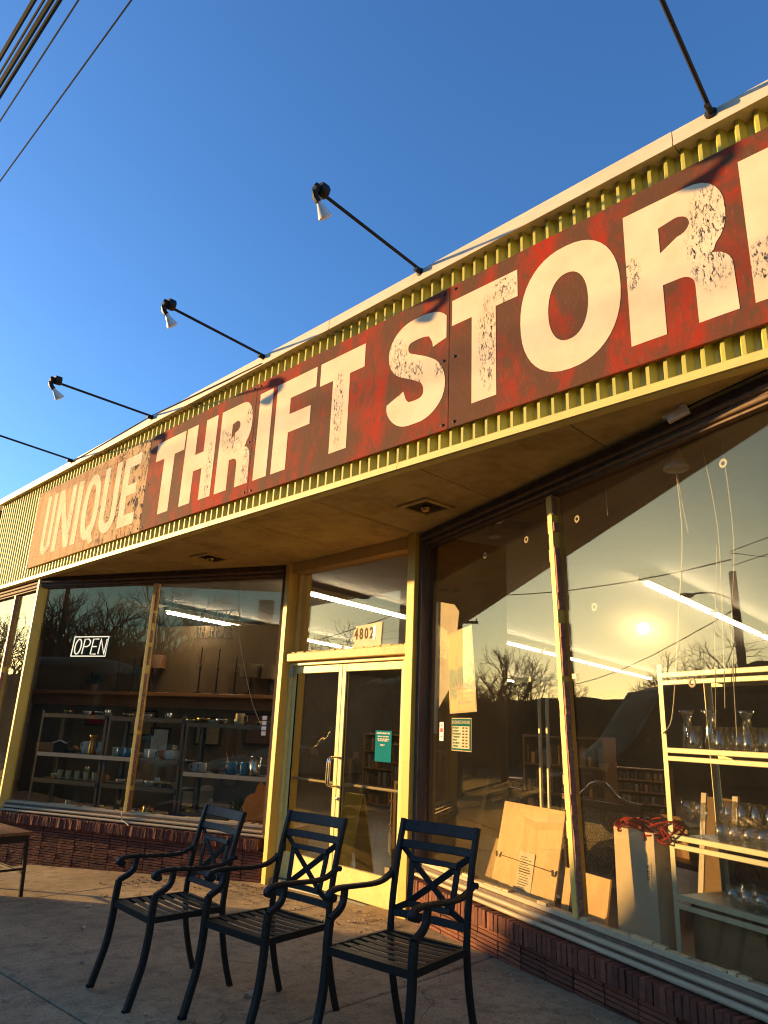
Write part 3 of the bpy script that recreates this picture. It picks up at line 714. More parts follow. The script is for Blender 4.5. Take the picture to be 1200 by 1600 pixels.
# ------------------------------------------------------------------ chairs
def rsec(w, t, c=.004):
    return [(-w/2+c, -t/2), (w/2-c, -t/2), (w/2, -t/2+c), (w/2, t/2-c), (w/2-c, t/2), (-w/2+c, t/2), (-w/2, t/2-c), (-w/2, -t/2+c)]
def make_chair(M, label):
    t = thing('patio_chair', label, 'chair', M, 'black metal patio chairs in a row')
    m = 'black_metal'; HW = .245
    for s in (-1, 1):
        x = s*HW
        ob('front_leg', G().sweep(crom([(x, -.325, 0), (x, -.295, .10), (x, -.262, .22), (x, -.245, .36), (x, -.243, .46), (x, -.235, .548)], 5), rsec(.034, .034)), m, M, t)
        ob('arm_support', G().sweep(crom([(x, -.236, .545), (x, -.215, .557), (x, -.175, .577), (x, -.148, .608), (x, -.138, .668)], 5), rsec(.030, .030)), m, M, t)
        ap = crom([(x, -.240, .632), (x, -.256, .640), (x, -.254, .656), (x, -.230, .668), (x, -.17, .674), (x, -.05, .668), (x, .08, .662), (x, .17, .672), (x, .245, .705)], 5)
        ob('arm_scroll', G().lathe([(.001, -.024), (.019, -.024), (.019, .024), (.001, .024)], 12, T(x, -.236, .640) @ RY(90)), m, M, t, True)
        ob('arm', G().sweep(ap, rsec(.040, .021, .007)), m, M, t)
        ob('arm_cap', G().lathe([(.001, -.021), (.014, -.021), (.014, .021), (.001, .021)], 10, T(x, .247, .705) @ RY(90)), m, M, t, True)
        bx = x*.93
        ob('rear_leg', G().sweep(crom([(bx, .315, 0), (bx, .272, .12), (bx, .235, .26), (bx, .215, .40), (bx, .213, .47)], 5), rsec(.028, .030)), m, M, t)
        ob('back_post', G().sweep(crom([(bx, .213, .47), (bx, .228, .62), (bx, .262, .80), (bx*1.01, .305, .955)], 5), rsec(.026, .030)), m, M, t)
        ob('foot', G().cbox(x-.017, x+.017, -.343, -.308, -.001, .014, .003), 'rubber', M, t)
    # seat: frame and slats running front to back
    fr = G().bar((-HW, -.243, .425), (HW, -.243, .425), .024, .034).bar((-HW*.93, .205, .425), (HW*.93, .205, .425), .024, .034)
    fr.bar((-HW, -.23, .426), (-HW*.93, .195, .426), .020, .032).bar((HW, -.23, .426), (HW*.93, .195, .426), .020, .032)
    st = ob('seat_frame', fr, m, M, t)
    for i in range(7):
        y = -.195+i*.062
        pts = [(-HW*.96, y, .437), (-HW*.5, y, .431), (0, y, .429), (HW*.5, y, .431), (HW*.96, y, .437)]
        ob('seat_slat', G().sweep(pts, rsec(.004, .040, .0015), ref=(0, 0, 1)), m, M, st)
    # back
    def yb(z): return .213+(.092)*((z-.47)/.485)**1.45
    W2 = HW*.93
    def rail(z, h, w=W2, bow=.012, z2=None):
        pts = [(x_*w, yb(z)+bow*(1-x_*x_), z) for x_ in (-1, -.5, 0, .5, 1)]
        return G().sweep(pts, rsec(h, .014, .003), ref=(0, .25, 1))
    ob('top_rail', rail(.925, .058), m, M, t); ob('back_rail', rail(.838, .040), m, M, t); ob('back_rail', rail(.772, .028, W2*.62, .008), m, M, t)
    ob('back_rail', rail(.520, .036), m, M, t); ob('back_rail', rail(.572, .028, W2*.56, .008), m, M, t)
    def strut(x0, z0, x1, z1, w_=.031):
        return G().sweep([(x0, yb(z0)+.007, z0), ((x0+x1)/2, (yb(z0)+yb(z1))/2+.008, (z0+z1)/2), (x1, yb(z1)+.007, z1)], rsec(w_, .012, .002), ref=(1, 0, 0) if abs(x1-x0) < abs(z1-z0) else (0, 0, 1))
    for s in (-1, 1):
        ob('back_strut', strut(s*W2*.56, .575, s*W2*.62, .772), m, M, t)
        ob('back_strut', strut(s*W2*.60, .770, s*W2*.97, .830), m, M, t)
        ob('back_strut', strut(s*W2*.55, .575, s*W2*.97, .530), m, M, t)
        ob('cross_brace', strut(-s*W2*.54, .580, s*W2*.60, .765, .031), m, M, t)
    return t
def chair_at(x, y, a): return T(x, y, gz(x, y)) @ RZ(a)
c1 = make_chair(chair_at(-4.20, -.88, -3), 'black metal patio chair farthest from the camera, in front of the brick wall')
dup(c1, chair_at(-3.42, -.74, 4), 'black metal patio chair in the middle of the row, in front of the doors')
dup(c1, chair_at(-2.57, -.62, 6), 'black metal patio chair nearest the camera, in front of the right window')

# black table with wood top at the left edge
TM = T(-7.82, -.80, gz(-7.82, -.8)) @ RZ(4)
tb = thing('side_table', 'black metal table with a worn wooden top beside the brick wall', 'table', TM)
ob('table_top', G().cbox(-.36, .36, -.30, .30, .545, .572, .005), 'brown_wood', TM, tb)
ob('apron', G().box(-.34, .34, -.285, -.270, .48, .544).box(-.34, .34, .270, .285, .48, .544).box(-.34, -.325, -.269, .269, .48, .544).box(.325, .34, -.269, .269, .48, .544), 'black_metal', TM, tb)
for sx in (-1, 1):
    for sy in (-1, 1):
        ob('leg', G().sweep([(sx*.345, sy*.29, 0), (sx*.325, sy*.27, .543)], rsec(.032, .032)), 'black_metal', TM, tb)
ob('stretcher', G().bar((-.33, -.27, .22), (.33, -.27, .22), .018, .018).bar((-.33, .27, .22), (.33, .27, .22), .018, .018).bar((.33, -.27, .25), (.33, .27, .25), .018, .018), 'black_metal', TM, tb)

# fallen leaves
def leaf_mesh(seed):
    rnd = random.Random(seed); n = 9; L = []
    for i in range(n):
        a = 2*math.pi*i/n; r = (.5+.5*abs(math.cos(a*1.5)))*(.8+.4*rnd.random())
        L.append((r*math.cos(a), r*.7*math.sin(a), .25*math.sin(a*2+seed)+.22*r*r))
    vs = [(0, 0, .03)]+L; vs += [(x, y, z+.04) for x, y, z in vs]
    k = n+1
    return G().add(vs, [(0, 1+(i+1) % n, 1+i) for i in range(n)]+[(k, k+1+i, k+1+(i+1) % n) for i in range(n)]+[(1+i, 1+(i+1) % n, k+1+(i+1) % n, k+1+i) for i in range(n)]).mesh('dead_leaf')
LM = [leaf_mesh(i) for i in range(5)]
rnd = random.Random(3)
big = [(-3.72, -.62, .045), (-3.62, -.60, .035), (-3.55, -.7, .02), (-3.15, .15, .03), (-6.6, -.25, .03), (-6.45, .0, .03), (-6.2, .1, .03), (-6.9, .05, .03), (-5.2, .5, .025), (-3.95, .45, .022), (-4.9, .35, .03), (-5.6, .2, .03), (-4.6, -1.6, .03), (-5.0, -1.0, .025), (-3.0, -.2, .025), (-2.1, -1.0, .03), (-4.0, -1.7, .025), (-5.9, -.6, .03), (-3.3, .5, .028), (-2.9, .45, .022)]
LEAFL = ['curled leaf under the middle chair', 'second curled leaf close beside the one under the middle chair', 'small leaf scrap just right of the pair under the middle chair', 'folded brown leaf by the door threshold, behind the nearest chair', 'reddish leaf on the sunlit strip left of the chairs', 'leaf on the sunlit strip, a hand right of the reddish one', 'leaf on the sunlit strip close to the brick wall', 'leaf on the sunlit strip near the black table', 'small leaf on the sunlit strip behind the farthest chair', 'small leaf in front of the left door leaf', 'leaf on the pavement left of the left door post', 'leaf behind the farthest chair, near the shade line',
    'leaf on the shaded pavement in front of the farthest chair', 'leaf on the shaded pavement left of the farthest chair', 'small leaf behind the seat of the nearest chair', 'leaf at the bottom edge, right of the nearest chair', 'small leaf at the bottom edge, left of the middle chair', 'leaf on the shaded pavement between table and farthest chair', 'leaf at the right door post foot', 'small leaf against the dark brick wall right of the doors']
for k, (x, y, s) in enumerate(big):
    one('dead_leaf', LM[k % 5], 'leaf', LEAFL[k], 'leaf', T(x, y, gz(x, y)+.006) @ RZ(rnd.uniform(0, 360)) @ Matrix.Scale(s, 4), 'dead leaves on the pavement')
lit = G()
for k in range(420):
    if k < 220:
        tt = rnd.random(); x = -7.6+tt*3.4; y = wall_y(x)-.12-abs(rnd.gauss(0, .32))
    elif k < 255: tt = rnd.random(); x = -4.2+tt*3.4; y = wall_y(x)-.06-abs(rnd.gauss(0, .15))
    else: x = rnd.uniform(-7.5, -1.5); y = rnd.uniform(-1.9, .9)
    if y > wall_y(x)-.06: continue
    s = rnd.uniform(.009, .028) if k < 220 else rnd.uniform(.006, .016); M = T(x, y, gz(x, y)+.005) @ RZ(rnd.uniform(0, 360)) @ RX(rnd.uniform(-25, 25)) @ Matrix.Scale(s, 4)
    me = LM[rnd.randrange(5)]
    lit.add([M @ v.co for v in me.vertices], [tuple(p.vertices) for p in me.polygons])
o = ob('leaf_litter', lit, 'leaf'); o['kind'] = 'stuff'; o['label'] = 'small dry leaf scraps scattered along the brick wall'; o['category'] = 'leaves'

# ------------------------------------------------------------------ things on the glass and doors
def flat(F, x0, x1, z0, z1, y, th=.002): return G().box(x0, x1, y-th, y, z0, z1), F
# house number card in the transom
F = FD
hn = thing('house_number_card', 'cream card with house number 4802 taped inside the transom above the doors', 'house number', F @ T(1.3, .135, 2.08))
poly = [(1.115, 2.085), (1.52, 2.09), (1.535, 2.335), (1.135, 2.315), (1.133, 2.285), (1.105, 2.283), (1.10, 2.16), (1.125, 2.158), (1.12, 2.13), (1.09, 2.12)]
ob('card', G().prism(poly, .141, .144), 'paper', F, hn)
for k, ch in enumerate('4802'):
    me = text_mesh(ch, .155, 'digit', bold=.004); me.transform(Matrix.Scale(.72, 4, (1, 0, 0)))
    ob('digit', me, 'ink_brown', F @ T(1.145+k*.078, .1395, 2.228), hn)
ob('blank_strip', G().box(1.405, 1.437, .1385, .1405, 2.168, 2.30), 'aluminium_grey', F, hn)
# teal notice on the right door
tn = thing('door_notice', 'tall teal paper notice with pale text lines stuck on the right glass door', 'notice', F @ T(1.64, .12, 1.03))
ob('sheet', G().box(1.525, 1.745, .119, .121, 1.03, 1.305), 'teal', F, tn)
lg = G(); rnd = random.Random(9)
for z, h, x0, x1 in ((1.282, .014, 1.545, 1.73), (1.253, .010, 1.56, 1.71), (1.231, .010, 1.555, 1.72), (1.216, .010, 1.565, 1.705), (1.18, .007, 1.60, 1.66), (1.172, .005, 1.60, 1.65)):
    x = x0
    while x < x1:
        wd = min(rnd.uniform(.012, .045), x1-x); lg.box(x, x+wd, .1165, .1185, z-h/2, z+h/2); x += wd+.006
ob('text_lines', lg, 'pale', F, tn)['kind'] = 'stuff'
# string of charms hanging off the push bar
ch = thing('door_charm', 'string charm with a pale shell tassel hanging from the right push bar', 'charm', F @ T(1.70, .18, .4))
ob('cord', G().tube([(1.70, .185, .80), (1.705, .187, .60), (1.695, .186, .36)], .004, 5), 'string', F, ch)
tg = G()
for z, r in ((.70, .016), (.62, .013), (.50, .018), (.44, .012)): tg.lathe([(.001, -r), (r, -r*.3), (r*.8, r*.5), (.001, r)], 8, T(1.702, .187, z))
ob('bead', tg, 'orange_wood', F, ch)
ob('tassel', G().tube([(1.693, .186, .43), (1.688, .186, .27)], .007, 5).tube([(1.703, .188, .42), (1.706, .188, .25)], .007, 5), 'sheet_white', F, ch)
one('open_tag', G().box(1.70, 1.80, .133, .136, .11, .16), 'paper', 'small cream tag at the bottom corner of the right door glass', 'tag', F)
# right window: poster, hours sheet, sticker, suction cups
F = FR
ps = thing('poster', 'long faded yellow-green poster taped inside the right window', 'poster', F @ T(.62, .108, 1.46))
pp = [(.47, 1.462), (.88, 1.478), (.80, 2.165), (.74, 2.155), (.66, 2.150), (.395, 2.125)]
ob('sheet', G().prism(pp, .106, .108), 'paper', F, ps)
s = N('poster_print'); co = s.coord(rnd=False); sx = s.n('ShaderNodeSeparateXYZ'); s.l(co, sx.inputs[0])
band = s.ramp(s.math('ADD', sx.outputs[2], s.math('MULTIPLY', s.noise(co, 9, 5), .25)), .45, .75, (.30, .32, .12, 1), (.60, .52, .26, 1))
b2 = s.mix(s.ramp(s.noise(co, 5, 4), .5, .62), band, (.20, .32, .26)); s.bsdf(b2, .5, 0, .4)
ob('print', G().prism([(.485, 1.475), (.868, 1.49), (.79, 2.145), (.41, 2.11)], .1045, .1055), 'poster_print', F @ T(0, 0, 0), ps)
fr = G(); rnd = random.Random(4); x = .50
while x < .83:
    h = rnd.uniform(.03, .10); fr.prism([(x, 1.655), (x+.018, 1.655), (x+.009+rnd.uniform(-.01, .01), 1.655+h)], .1030, .1040); x += .013
ob('skyline_fringe', fr, 'sheet_white', F, ps)
ob('text_lines', G().box(.53, .84, .1030, .1040, 1.615, 1.628).box(.56, .80, .1030, .1040, 1.585, 1.590).box(.60, .625, .1030, .1040, 1.535, 1.565).box(.635, .77, .1030, .1040, 1.543, 1.558), 'sheet_white', F, ps)
ws = one('white_board', G().box(.17, .185, .125, .155, 1.30, 2.44).prism([(.19, 1.5), (.42, 1.7), (.53, 2.31), (.45, 2.38), (.19, 2.44)], .150, .156), 'sheet_white', 'pale torn sheet behind the poster at the window edge', 'board', F)
hr = thing('hours_sign', 'teal bordered business hours sign under the poster', 'sign', F @ T(.65, .108, 1.18))
ob('backing', G().box(.500, .800, .107, .109, 1.175, 1.430), 'paper', F, hr)
ob('border', G().box(.508, .792, .1045, .1065, 1.183, 1.422), 'teal', F, hr)
ob('table_field', G().box(.522, .778, .1020, .1040, 1.196, 1.365), 'paper', F, hr)
ob('print', text_mesh('BUSINESS HOURS', .036), 'paper', F @ T(.65, .1035, 1.395), hr)
for k, d in enumerate(['MONDAY', 'TUESDAY', 'WEDNESDAY', 'THURSDAY', 'FRIDAY', 'SATURDAY', 'SUNDAY']):
    z = 1.352-k*.0232
    ob('print', text_mesh(d, .0205, align='LEFT'), 'teal', F @ T(.530, .1010, z), hr)
    tg = G()
    for q in range(2): tg.box(.675+q*.048, .686+q*.048, .1000, .1015, z-.006, z+.006).box(.690+q*.048, .702+q*.048, .1000, .1015, z-.006, z+.006)
    ob('times', tg, 'ink_brown', F, hr)
al = thing('alarm_sticker', 'narrow white and red alarm sticker at the window edge by the hours sign', 'sticker', F @ T(.35, .1, 1.25))
ob('sheet', G().box(.325, .390, .094, .0955, 1.245, 1.395), 'white_paint', F, al)
ob('print', G().box(.338, .378, .092, .0935, 1.315, 1.345).box(.345, .372, .092, .0935, 1.365, 1.375).box(.345, .372, .092, .0935, 1.275, 1.283), 'red_paint', F, al)
sc = G().lathe([(.012, 0), (.024, .0), (.027, .003), (.024, .006), (.012, .004), (.012, 0)], 16, RX(90))
scm = sc.mesh('suction_cup', True)
for k, (x, z, lb) in enumerate([(3.29, 2.76, 'topmost near the hanging cords'), (2.11, 2.74, 'beside the top of the mullion'), (2.24, 2.12, 'left of the reflected sun'), (.98, 2.71, 'high in the narrow pane under the lamp'), (1.54, 2.72, 'high left of the mullion'), (2.96, 1.62, 'low by the white shelf')]):
    one('suction_cup', scm, 'sheet_white', 'small round suction cup stuck on the glass, '+lb, 'suction cup', F @ T(x, .12, z), 'suction cups on the window')
# left window stickers
F = FB
st = thing('sticker_strip', 'strip of small white stickers on the glass next to the left door post', 'stickers', F @ T(-.17, .1, 1.2))
for k in range(4): ob('sticker', G().box(-.20, -.145, .094, .0955, 1.20+k*.055, 1.243+k*.055), 'white_paint', F, st)

# security camera under the soffit
SM = FR @ T(3.20, -.05, 3.094) @ Matrix.Scale(.55, 4)
sec = thing('security_camera', 'white security camera under the soffit at the right window head', 'camera', SM)
ob('mount', G().lathe([(.045, 0), (.045, -.018), (.018, -.03), (.016, -.06)], 12), 'white_paint', SM, sec, True)
B_ = SM @ T(0, 0, -.07) @ RZ(-62) @ RX(18)
ob('body', G().cbox(-.037, .037, -.16, .06, -.035, .035, .010).cbox(-.042, .042, -.19, .03, .0355, .042, .002), 'white_paint', B_, sec)
ob('lens', G().lathe([(.030, 0), (.030, .006), (.001, .008)], 12, T(0, -.1605, 0) @ RX(90)), 'black_plastic', B_, sec, True)
ob('cable', G().tube(crom([SM @ Vector((0, .05, -.01)), SM @ Vector((.3, .06, .004)), SM @ Vector((.9, .06, .0))], 3), .006, 5), 'black_plastic', I4, sec)

# ------------------------------------------------------------------ unlit neon signs in the left windows; OPEN tubes carry an added glow
F = FB
on = thing('open_sign', 'white neon OPEN sign with added faint glow on a black panel hanging in the left window', 'neon sign', F @ T(-2.9, .15, 2.06))
FO = F @ T(.035, -.07, 0)
ob('panel', G().cbox(-3.19, -2.60, .225, .245, 2.055, 2.315, .004), 'black_plastic', FO, on)
ng = G()
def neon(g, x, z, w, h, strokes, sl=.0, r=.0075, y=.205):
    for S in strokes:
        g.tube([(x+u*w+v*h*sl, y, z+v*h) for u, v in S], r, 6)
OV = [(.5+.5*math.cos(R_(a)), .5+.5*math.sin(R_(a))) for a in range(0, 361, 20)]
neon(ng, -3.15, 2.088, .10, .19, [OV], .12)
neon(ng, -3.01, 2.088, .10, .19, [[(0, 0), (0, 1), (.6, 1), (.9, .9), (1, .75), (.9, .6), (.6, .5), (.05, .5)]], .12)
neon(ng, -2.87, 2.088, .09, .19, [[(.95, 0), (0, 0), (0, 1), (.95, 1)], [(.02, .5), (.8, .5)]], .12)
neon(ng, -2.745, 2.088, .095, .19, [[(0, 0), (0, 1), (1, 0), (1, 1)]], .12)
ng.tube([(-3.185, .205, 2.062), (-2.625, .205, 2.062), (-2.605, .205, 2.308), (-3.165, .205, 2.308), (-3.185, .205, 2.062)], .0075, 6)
ob('neon_tubing', ng, 'neon_added_glow', FO, on, True)
ob('hanger', G().tube([(-3.1, .23, 2.31), (-3.1, .23, 3.1)], .0025, 4).tube([(-2.72, .23, 2.31), (-2.72, .23, 3.1)], .0025, 4), 'black_plastic', FO, on)
pn = thing('parking_neon_sign', 'unlit neon lettering PARK IN REAR hanging on strings behind the middle pane', 'neon sign', F @ T(-1.03, .25, 2.28))
FP = F @ T(.05, -.10, 0)
pg = G()
LT = {'P': [[(0, 0), (0, 1), (.8, 1), (1, .85), (1, .65), (.8, .5), (.05, .5)]], 'A': [[(0, 0), (.5, 1), (1, 0)], [(.2, .35), (.8, .35)]], 'R': [[(0, 0), (0, 1), (.8, 1), (1, .85), (1, .65), (.8, .5), (.05, .5)], [(.5, .48), (1, 0)]],
      'K': [[(0, 0), (0, 1)], [(1, 1), (.05, .45), (1, 0)]], 'I': [[(.5, 0), (.5, 1)]], 'N': [[(0, 0), (0, 1), (1, 0), (1, 1)]], 'E': [[(1, 0), (0, 0), (0, 1), (1, 1)], [(0, .5), (.8, .5)]]}
for k, c in enumerate('PARK'): neon(pg, -1.28+k*.125, 2.46, .075, .135, LT[c], 0, .0055, .25)
for x, c in zip((-1.30, -1.25, -1.10, -1.015, -.93, -.845), 'INREAR'): neon(pg, x, 2.29, .055 if c != 'I' else .03, .125, LT[c], 0, .0055, .25)
ob('neon_tubing', pg, 'neon_tube', FP, pn, True)
ob('frame', G().tube([(-1.31, .262, 2.43), (-.78, .262, 2.43)], .004, 5).tube([(-1.31, .262, 2.61), (-.78, .262, 2.61)], .004, 5).tube([(-1.31, .262, 2.28), (-.78, .262, 2.28)], .004, 5), 'dark_steel', FP, pn)
ob('string', G().tube([(-1.2, .255, 2.60), (-1.14, .255, 3.1)], .0025, 4).tube([(-.72, .24, 2.43), (-.60, .24, 3.1)], .0025, 4), 'string', FP, pn)
one('hanging_cord', G().tube(crom([(-.80, .22, 3.08), (-.70, .22, 2.45), (-.66, .22, 2.2), (-.45, .22, 1.6), (-.32, .22, 1.36), (-.26, .22, 1.24)], 5), .0045, 5), 'string', 'pale cord swinging down from the PARK IN REAR neon to the shelf top', 'cord', F)
one('hanging_cord', G().tube(crom([(-.10, .18, 2.0), (-.12, .18, 1.6), (-.15, .20, 1.36)], 5), .0045, 5), 'string', 'short pale cord hanging right beside the left door post', 'cord', F)
one('electric_flex', G().tube(crom([(-1.90, .03, .30), (-1.885, .02, .22), (-1.80, .0, .19), (-1.74, -.02, .17)], 5), .006, 5), 'sheet_white', 'frayed pale cord end trailing from the left mullion over the sill', 'cord', F)

# ------------------------------------------------------------------ shelving
def shelving(F, x0, x1, y0, y1, levels, mat, name, label, ztop=None, lip=.048, ztb=.19, face='bar'):
    t = thing(name, label, 'shelf unit', F @ T((x0+x1)/2, (y0+y1)/2, ztb))
    zt = ztop or levels[-1]+.01
    for x in (x0, x1):
        for y in (y0, y1):
            sx = 1 if x == x0 else -1; sy = 1 if y == y0 else -1
            ob('post', G().box(min(x, x+sx*.034), max(x, x+sx*.034), min(y, y+sy*.004), max(y, y+sy*.004), ztb, zt).box(min(x, x+sx*.004), max(x, x+sx*.004), min(y+sy*.005, y+sy*.034), max(y+sy*.005, y+sy*.034), ztb, zt), mat, F, t)
    for z in levels:
        g = G().box(x0+.005, x1-.005, y0+.006, y1-.006, z-.012, z)
        if face == 'double': g.cbox(x0+.036, x1-.036, y0-.004, y0+.005, z-.018, z+.012, .003).cbox(x0+.036, x1-.036, y0-.004, y0+.005, z-.062, z-.034, .003)
        else: g.cbox(x0+.036, x1-.036, y0-.003, y0+.005, z-lip, z+.003, .002)
        g.box(x0+.036, x1-.036, y1-.005, y1+.002, z-lip, z)
        ob('shelf', g, mat, F, t)
    return t
# white unit in the right window
shelving(FR, 2.47, 3.75, .38, .80, [.495, .80, 1.27, 1.70], 'white_steel', 'white_shelf', 'white metal shelf unit full of glassware in the right window', 1.76, face='double')
# three dark units in the left window
shelving(FB, -3.76, -2.66, .42, .80, [.54, .86, 1.345], 'dark_steel', 'dark_shelf', 'dark steel shelf unit by the far left corner, under the OPEN sign', 1.385)
shelving(FB, -2.63, -1.47, .42, .80, [.54, .86, 1.335], 'dark_steel', 'dark_shelf', 'middle dark steel shelf unit behind the left mullion', 1.375)
shelving(FB, -1.44, -.12, .42, .80, [.30, .74, 1.30], 'dark_steel', 'dark_shelf', 'dark steel shelf unit nearest the door post, with blue mugs', 1.335)
for x0, x1, z, y in ((-3.72, -2.2, .846, .408), (-1.40, -.15, .728, .408)):
    one('shelf_edge', G().box(x0, x1, y-.004, y, z-.03, z+.018), 'sheet_white', 'pale edge strip along the front of the %s dark shelf' % ('upper left' if x0 < -2 else 'right lower'), 'strip', FB)

ORD = 'first second third fourth fifth sixth seventh eighth ninth tenth eleventh twelfth thirteenth fourteenth fifteenth sixteenth seventeenth eighteenth nineteenth twentieth twenty-first twenty-second twenty-third twenty-fourth twenty-fifth twenty-sixth'.split()
# ------------------------------------------------------------------ small wares
def mug(c):
    g = G().lathe([(.001, .002), (.036, 0), (.040, .01), (.041, .095), (.038, .097), (.036, .09), (.034, .012), (.001, .010)], 14)
    h = crom([(.039, 0, .078), (.062, 0, .078), (.070, 0, .05), (.058, 0, .022), (.038, 0, .022)], 3)
    return g.tube(h, .0055, 5)
def tumbler(r=.034, h=.11, fl=1.1):
    return G().lathe([(.001, .002), (r*.85, .0), (r*.9, .012), (r*fl, h), (r*fl-.003, h), (r*.8, .014), (.001, .012)], 14)
def wine(h=.19):
    return G().lathe([(.001, 0), (.033, .001), (.033, .004), (.006, .012), (.005, h*.45), (.02, h*.5), (.038, h*.68), (.036, h*.85), (.030, h), (.028, h), (.034, h*.84), (.036, h*.68), (.018, h*.52), (.001, h*.5)], 14)
def stemless():
    return G().lathe([(.001, .002), (.024, 0), (.042, .03), (.044, .055), (.034, .105), (.032, .105), (.041, .055), (.038, .03), (.02, .006), (.001, .005)], 14)
def vase(h=.26):
    return G().lathe([(.001, .0), (.042, 0), (.046, .02), (.036, h*.5), (.026, h*.78), (.034, h*.88), (.055, h), (.052, h), (.03, h*.87), (.022, h*.77), (.033, h*.5), (.040, .02), (.001, .012)], 14)
def bowl(r=.08, h=.06):
    return G().lathe([(.001, 0), (r*.45, 0), (r*.5, .008), (r*.85, h*.5), (r, h), (r*.96, h), (r*.8, h*.5), (r*.45, .012), (.001, .012)], 16)
def pitcher(h=.17):
    g = G().lathe([(.001, 0), (.05, 0), (.062, h*.35), (.045, h*.72), (.05, h), (.046, h), (.04, h*.7), (.055, h*.35), (.045, .01), (.001, .01)], 14)
    return g.tube(crom([(.045, 0, h*.92), (.085, 0, h*.85), (.09, 0, h*.5), (.058, 0, h*.3)], 3), .007, 5)
SHP = {}
def ware(kind, fn, mat, F, x, y, z, label, group, cat, rot=0, s=1):
    key = (kind, mat, fn.__name__)
    if key not in SHP:
        me = fn(0).mesh(kind, True) if fn is mug else fn().mesh(kind, True); me.materials.append(MATS[mat]); SHP[key] = me
    return one(kind, SHP[key], mat, label, cat, F @ T(x, y, z) @ RZ(rot) @ Matrix.Scale(s, 4), group)
rnd = random.Random(21)
# right window glassware (top to bottom)
for k, (x, y) in enumerate([(2.56, .50), (2.74, .48), (2.90, .58)]):
    ware('glass_vase', vase, 'glassware', FR, x, y, 1.274, ['flared glass vase at the left end of the white shelf', 'second flared glass vase from the shelf post, tall rim', 'third flared glass vase, beside the row of tall tumblers'][k], 'flared glass vases', 'vase', 0, .86)
for k in range(18):
    ware('tall_glass', tumbler, 'glassware', FR, 2.64+.058*k+rnd.uniform(-.01, .01), .47+(k % 3)*.09, 1.274, ORD[k]+' tall tumbler from the shelf post, on the second white shelf', 'tall tumblers on second white shelf', 'glass', 0, 1.2)
for k, (x, y, s) in enumerate([(2.54, .47, 1.0), (2.65, .45, 1.0), (2.74, .53, .92)]):
    ware('wine_glass', wine, 'glassware', FR, x, y, .804, ['stemmed wine glass next to the white shelf post', 'stemmed wine glass second from the shelf post', 'smaller stemmed wine glass beside the stacked tumblers'][k], 'stemmed wine glasses', 'wine glass', 0, s)
for k in range(14):
    ware('stemless_glass', stemless, 'glassware', FR, 2.78+.086*(k % 7)+rnd.uniform(-.008, .008), .45+(k//7)*.11, .804, ORD[k % 7]+' stemless glass from the post, '+('front' if k < 7 else 'rear')+' row, third white shelf', 'stemless glasses on third white shelf', 'glass', 0, 1.0)
for k in range(7):
    ware('stacked_glass', tumbler, 'glassware', FR, 2.80+.084*k, .50, .912, ORD[k]+' tumbler from the post stacked on top of the stemless glasses', 'stacked tumblers', 'glass', 0, .95)
for k in range(12):
    ware('small_glass', stemless, 'glassware', FR, 2.80+.085*(k % 6)+rnd.uniform(-.01, .01), .48+(k//6)*.10, .499, ORD[k % 6]+' small glass from the post, '+('front' if k < 6 else 'rear')+' row, lowest white shelf', 'small glasses on lowest white shelf', 'glass', 0, .95)
ware('amber_jar', pitcher, 'orange_glaze', FR, 3.38, .52, .499, 'amber jug at the end of the lowest white shelf', 'jugs', 'jug', 0, .8)
ware('floor_glass', tumbler, 'glassware', FR, 3.1, .5, .192, 'single tumbler on the deck under the white shelf', 'deck tumblers', 'glass', 0, 1.2)
# left window wares
UL = .863
for x, fn, mt, k, lb in [(-3.28, bowl, 'brown_wood', 'bowl', 'brown bowl beside the white pitcher'), (-3.07, pitcher, 'white_paint', 'pitcher', 'white ceramic pitcher on the upper left shelf'), (-2.95, vase, 'brass', 'cruet', 'brassy cruet between two white jugs'), (-2.84, pitcher, 'pale', 'pitcher', 'cream jug nearest the shelf post'),
                     (-2.60, mug, 'pale', 'mug', 'pale mug just right of the shelf post'), (-2.50, mug, 'blue_glaze', 'mug', 'first of two blue mugs left of the mullion'), (-2.38, mug, 'blue_glaze', 'mug', 'second blue mug, close to the mullion'),
                     (-2.10, mug, 'white_paint', 'mug', 'white mug just right of the mullion'), (-1.99, mug, 'white_paint', 'mug', 'patterned white mug beside the orange one'), (-1.86, mug, 'orange_glaze', 'mug', 'orange mug on the middle shelf'), (-1.74, mug, 'white_paint', 'mug', 'white mug right of the orange mug'), (-1.63, mug, 'pale', 'mug', 'grey cream mug by the middle post')]:
    ware(k, fn, mt, FB, x, .56+rnd.uniform(-.03, .03), UL, lb, 'wares on the upper left shelves', k, rnd.uniform(0, 360), 1.05 if fn is mug else .9)
for k in range(9):
    ware('gold_tumbler', tumbler, 'brass' if k % 2 else 'putty', FB, -3.42+.072*k, .55+(k % 2)*.06, .543, ORD[k]+' gold tinted tumbler from the left in the row under the white pitcher', 'gold tumblers on second left shelf', 'glass', 0, .95)
for k, (x, s) in enumerate([(-2.45, .8), (-2.2, .9)]):
    ware('bowl', bowl, 'pale', FB, x, .58, .543, ['pale low bowl under the two blue mugs', 'pale dish beside the mullion on the second shelf'][k], 'pale dishes', 'bowl', 0, s)
for k, x in enumerate([-2.02, -1.92, -1.80, -1.70]):
    ware('plate', bowl, ['white_paint', 'brass', 'brass', 'brass'][k], FB, x, .60, .543, ['white dish right of the mullion on the second shelf', 'first brass dish in the row', 'second brass dish in the row', 'brass dish by the shelf post'][k], 'brass and white dishes', 'dish', 0, .85)
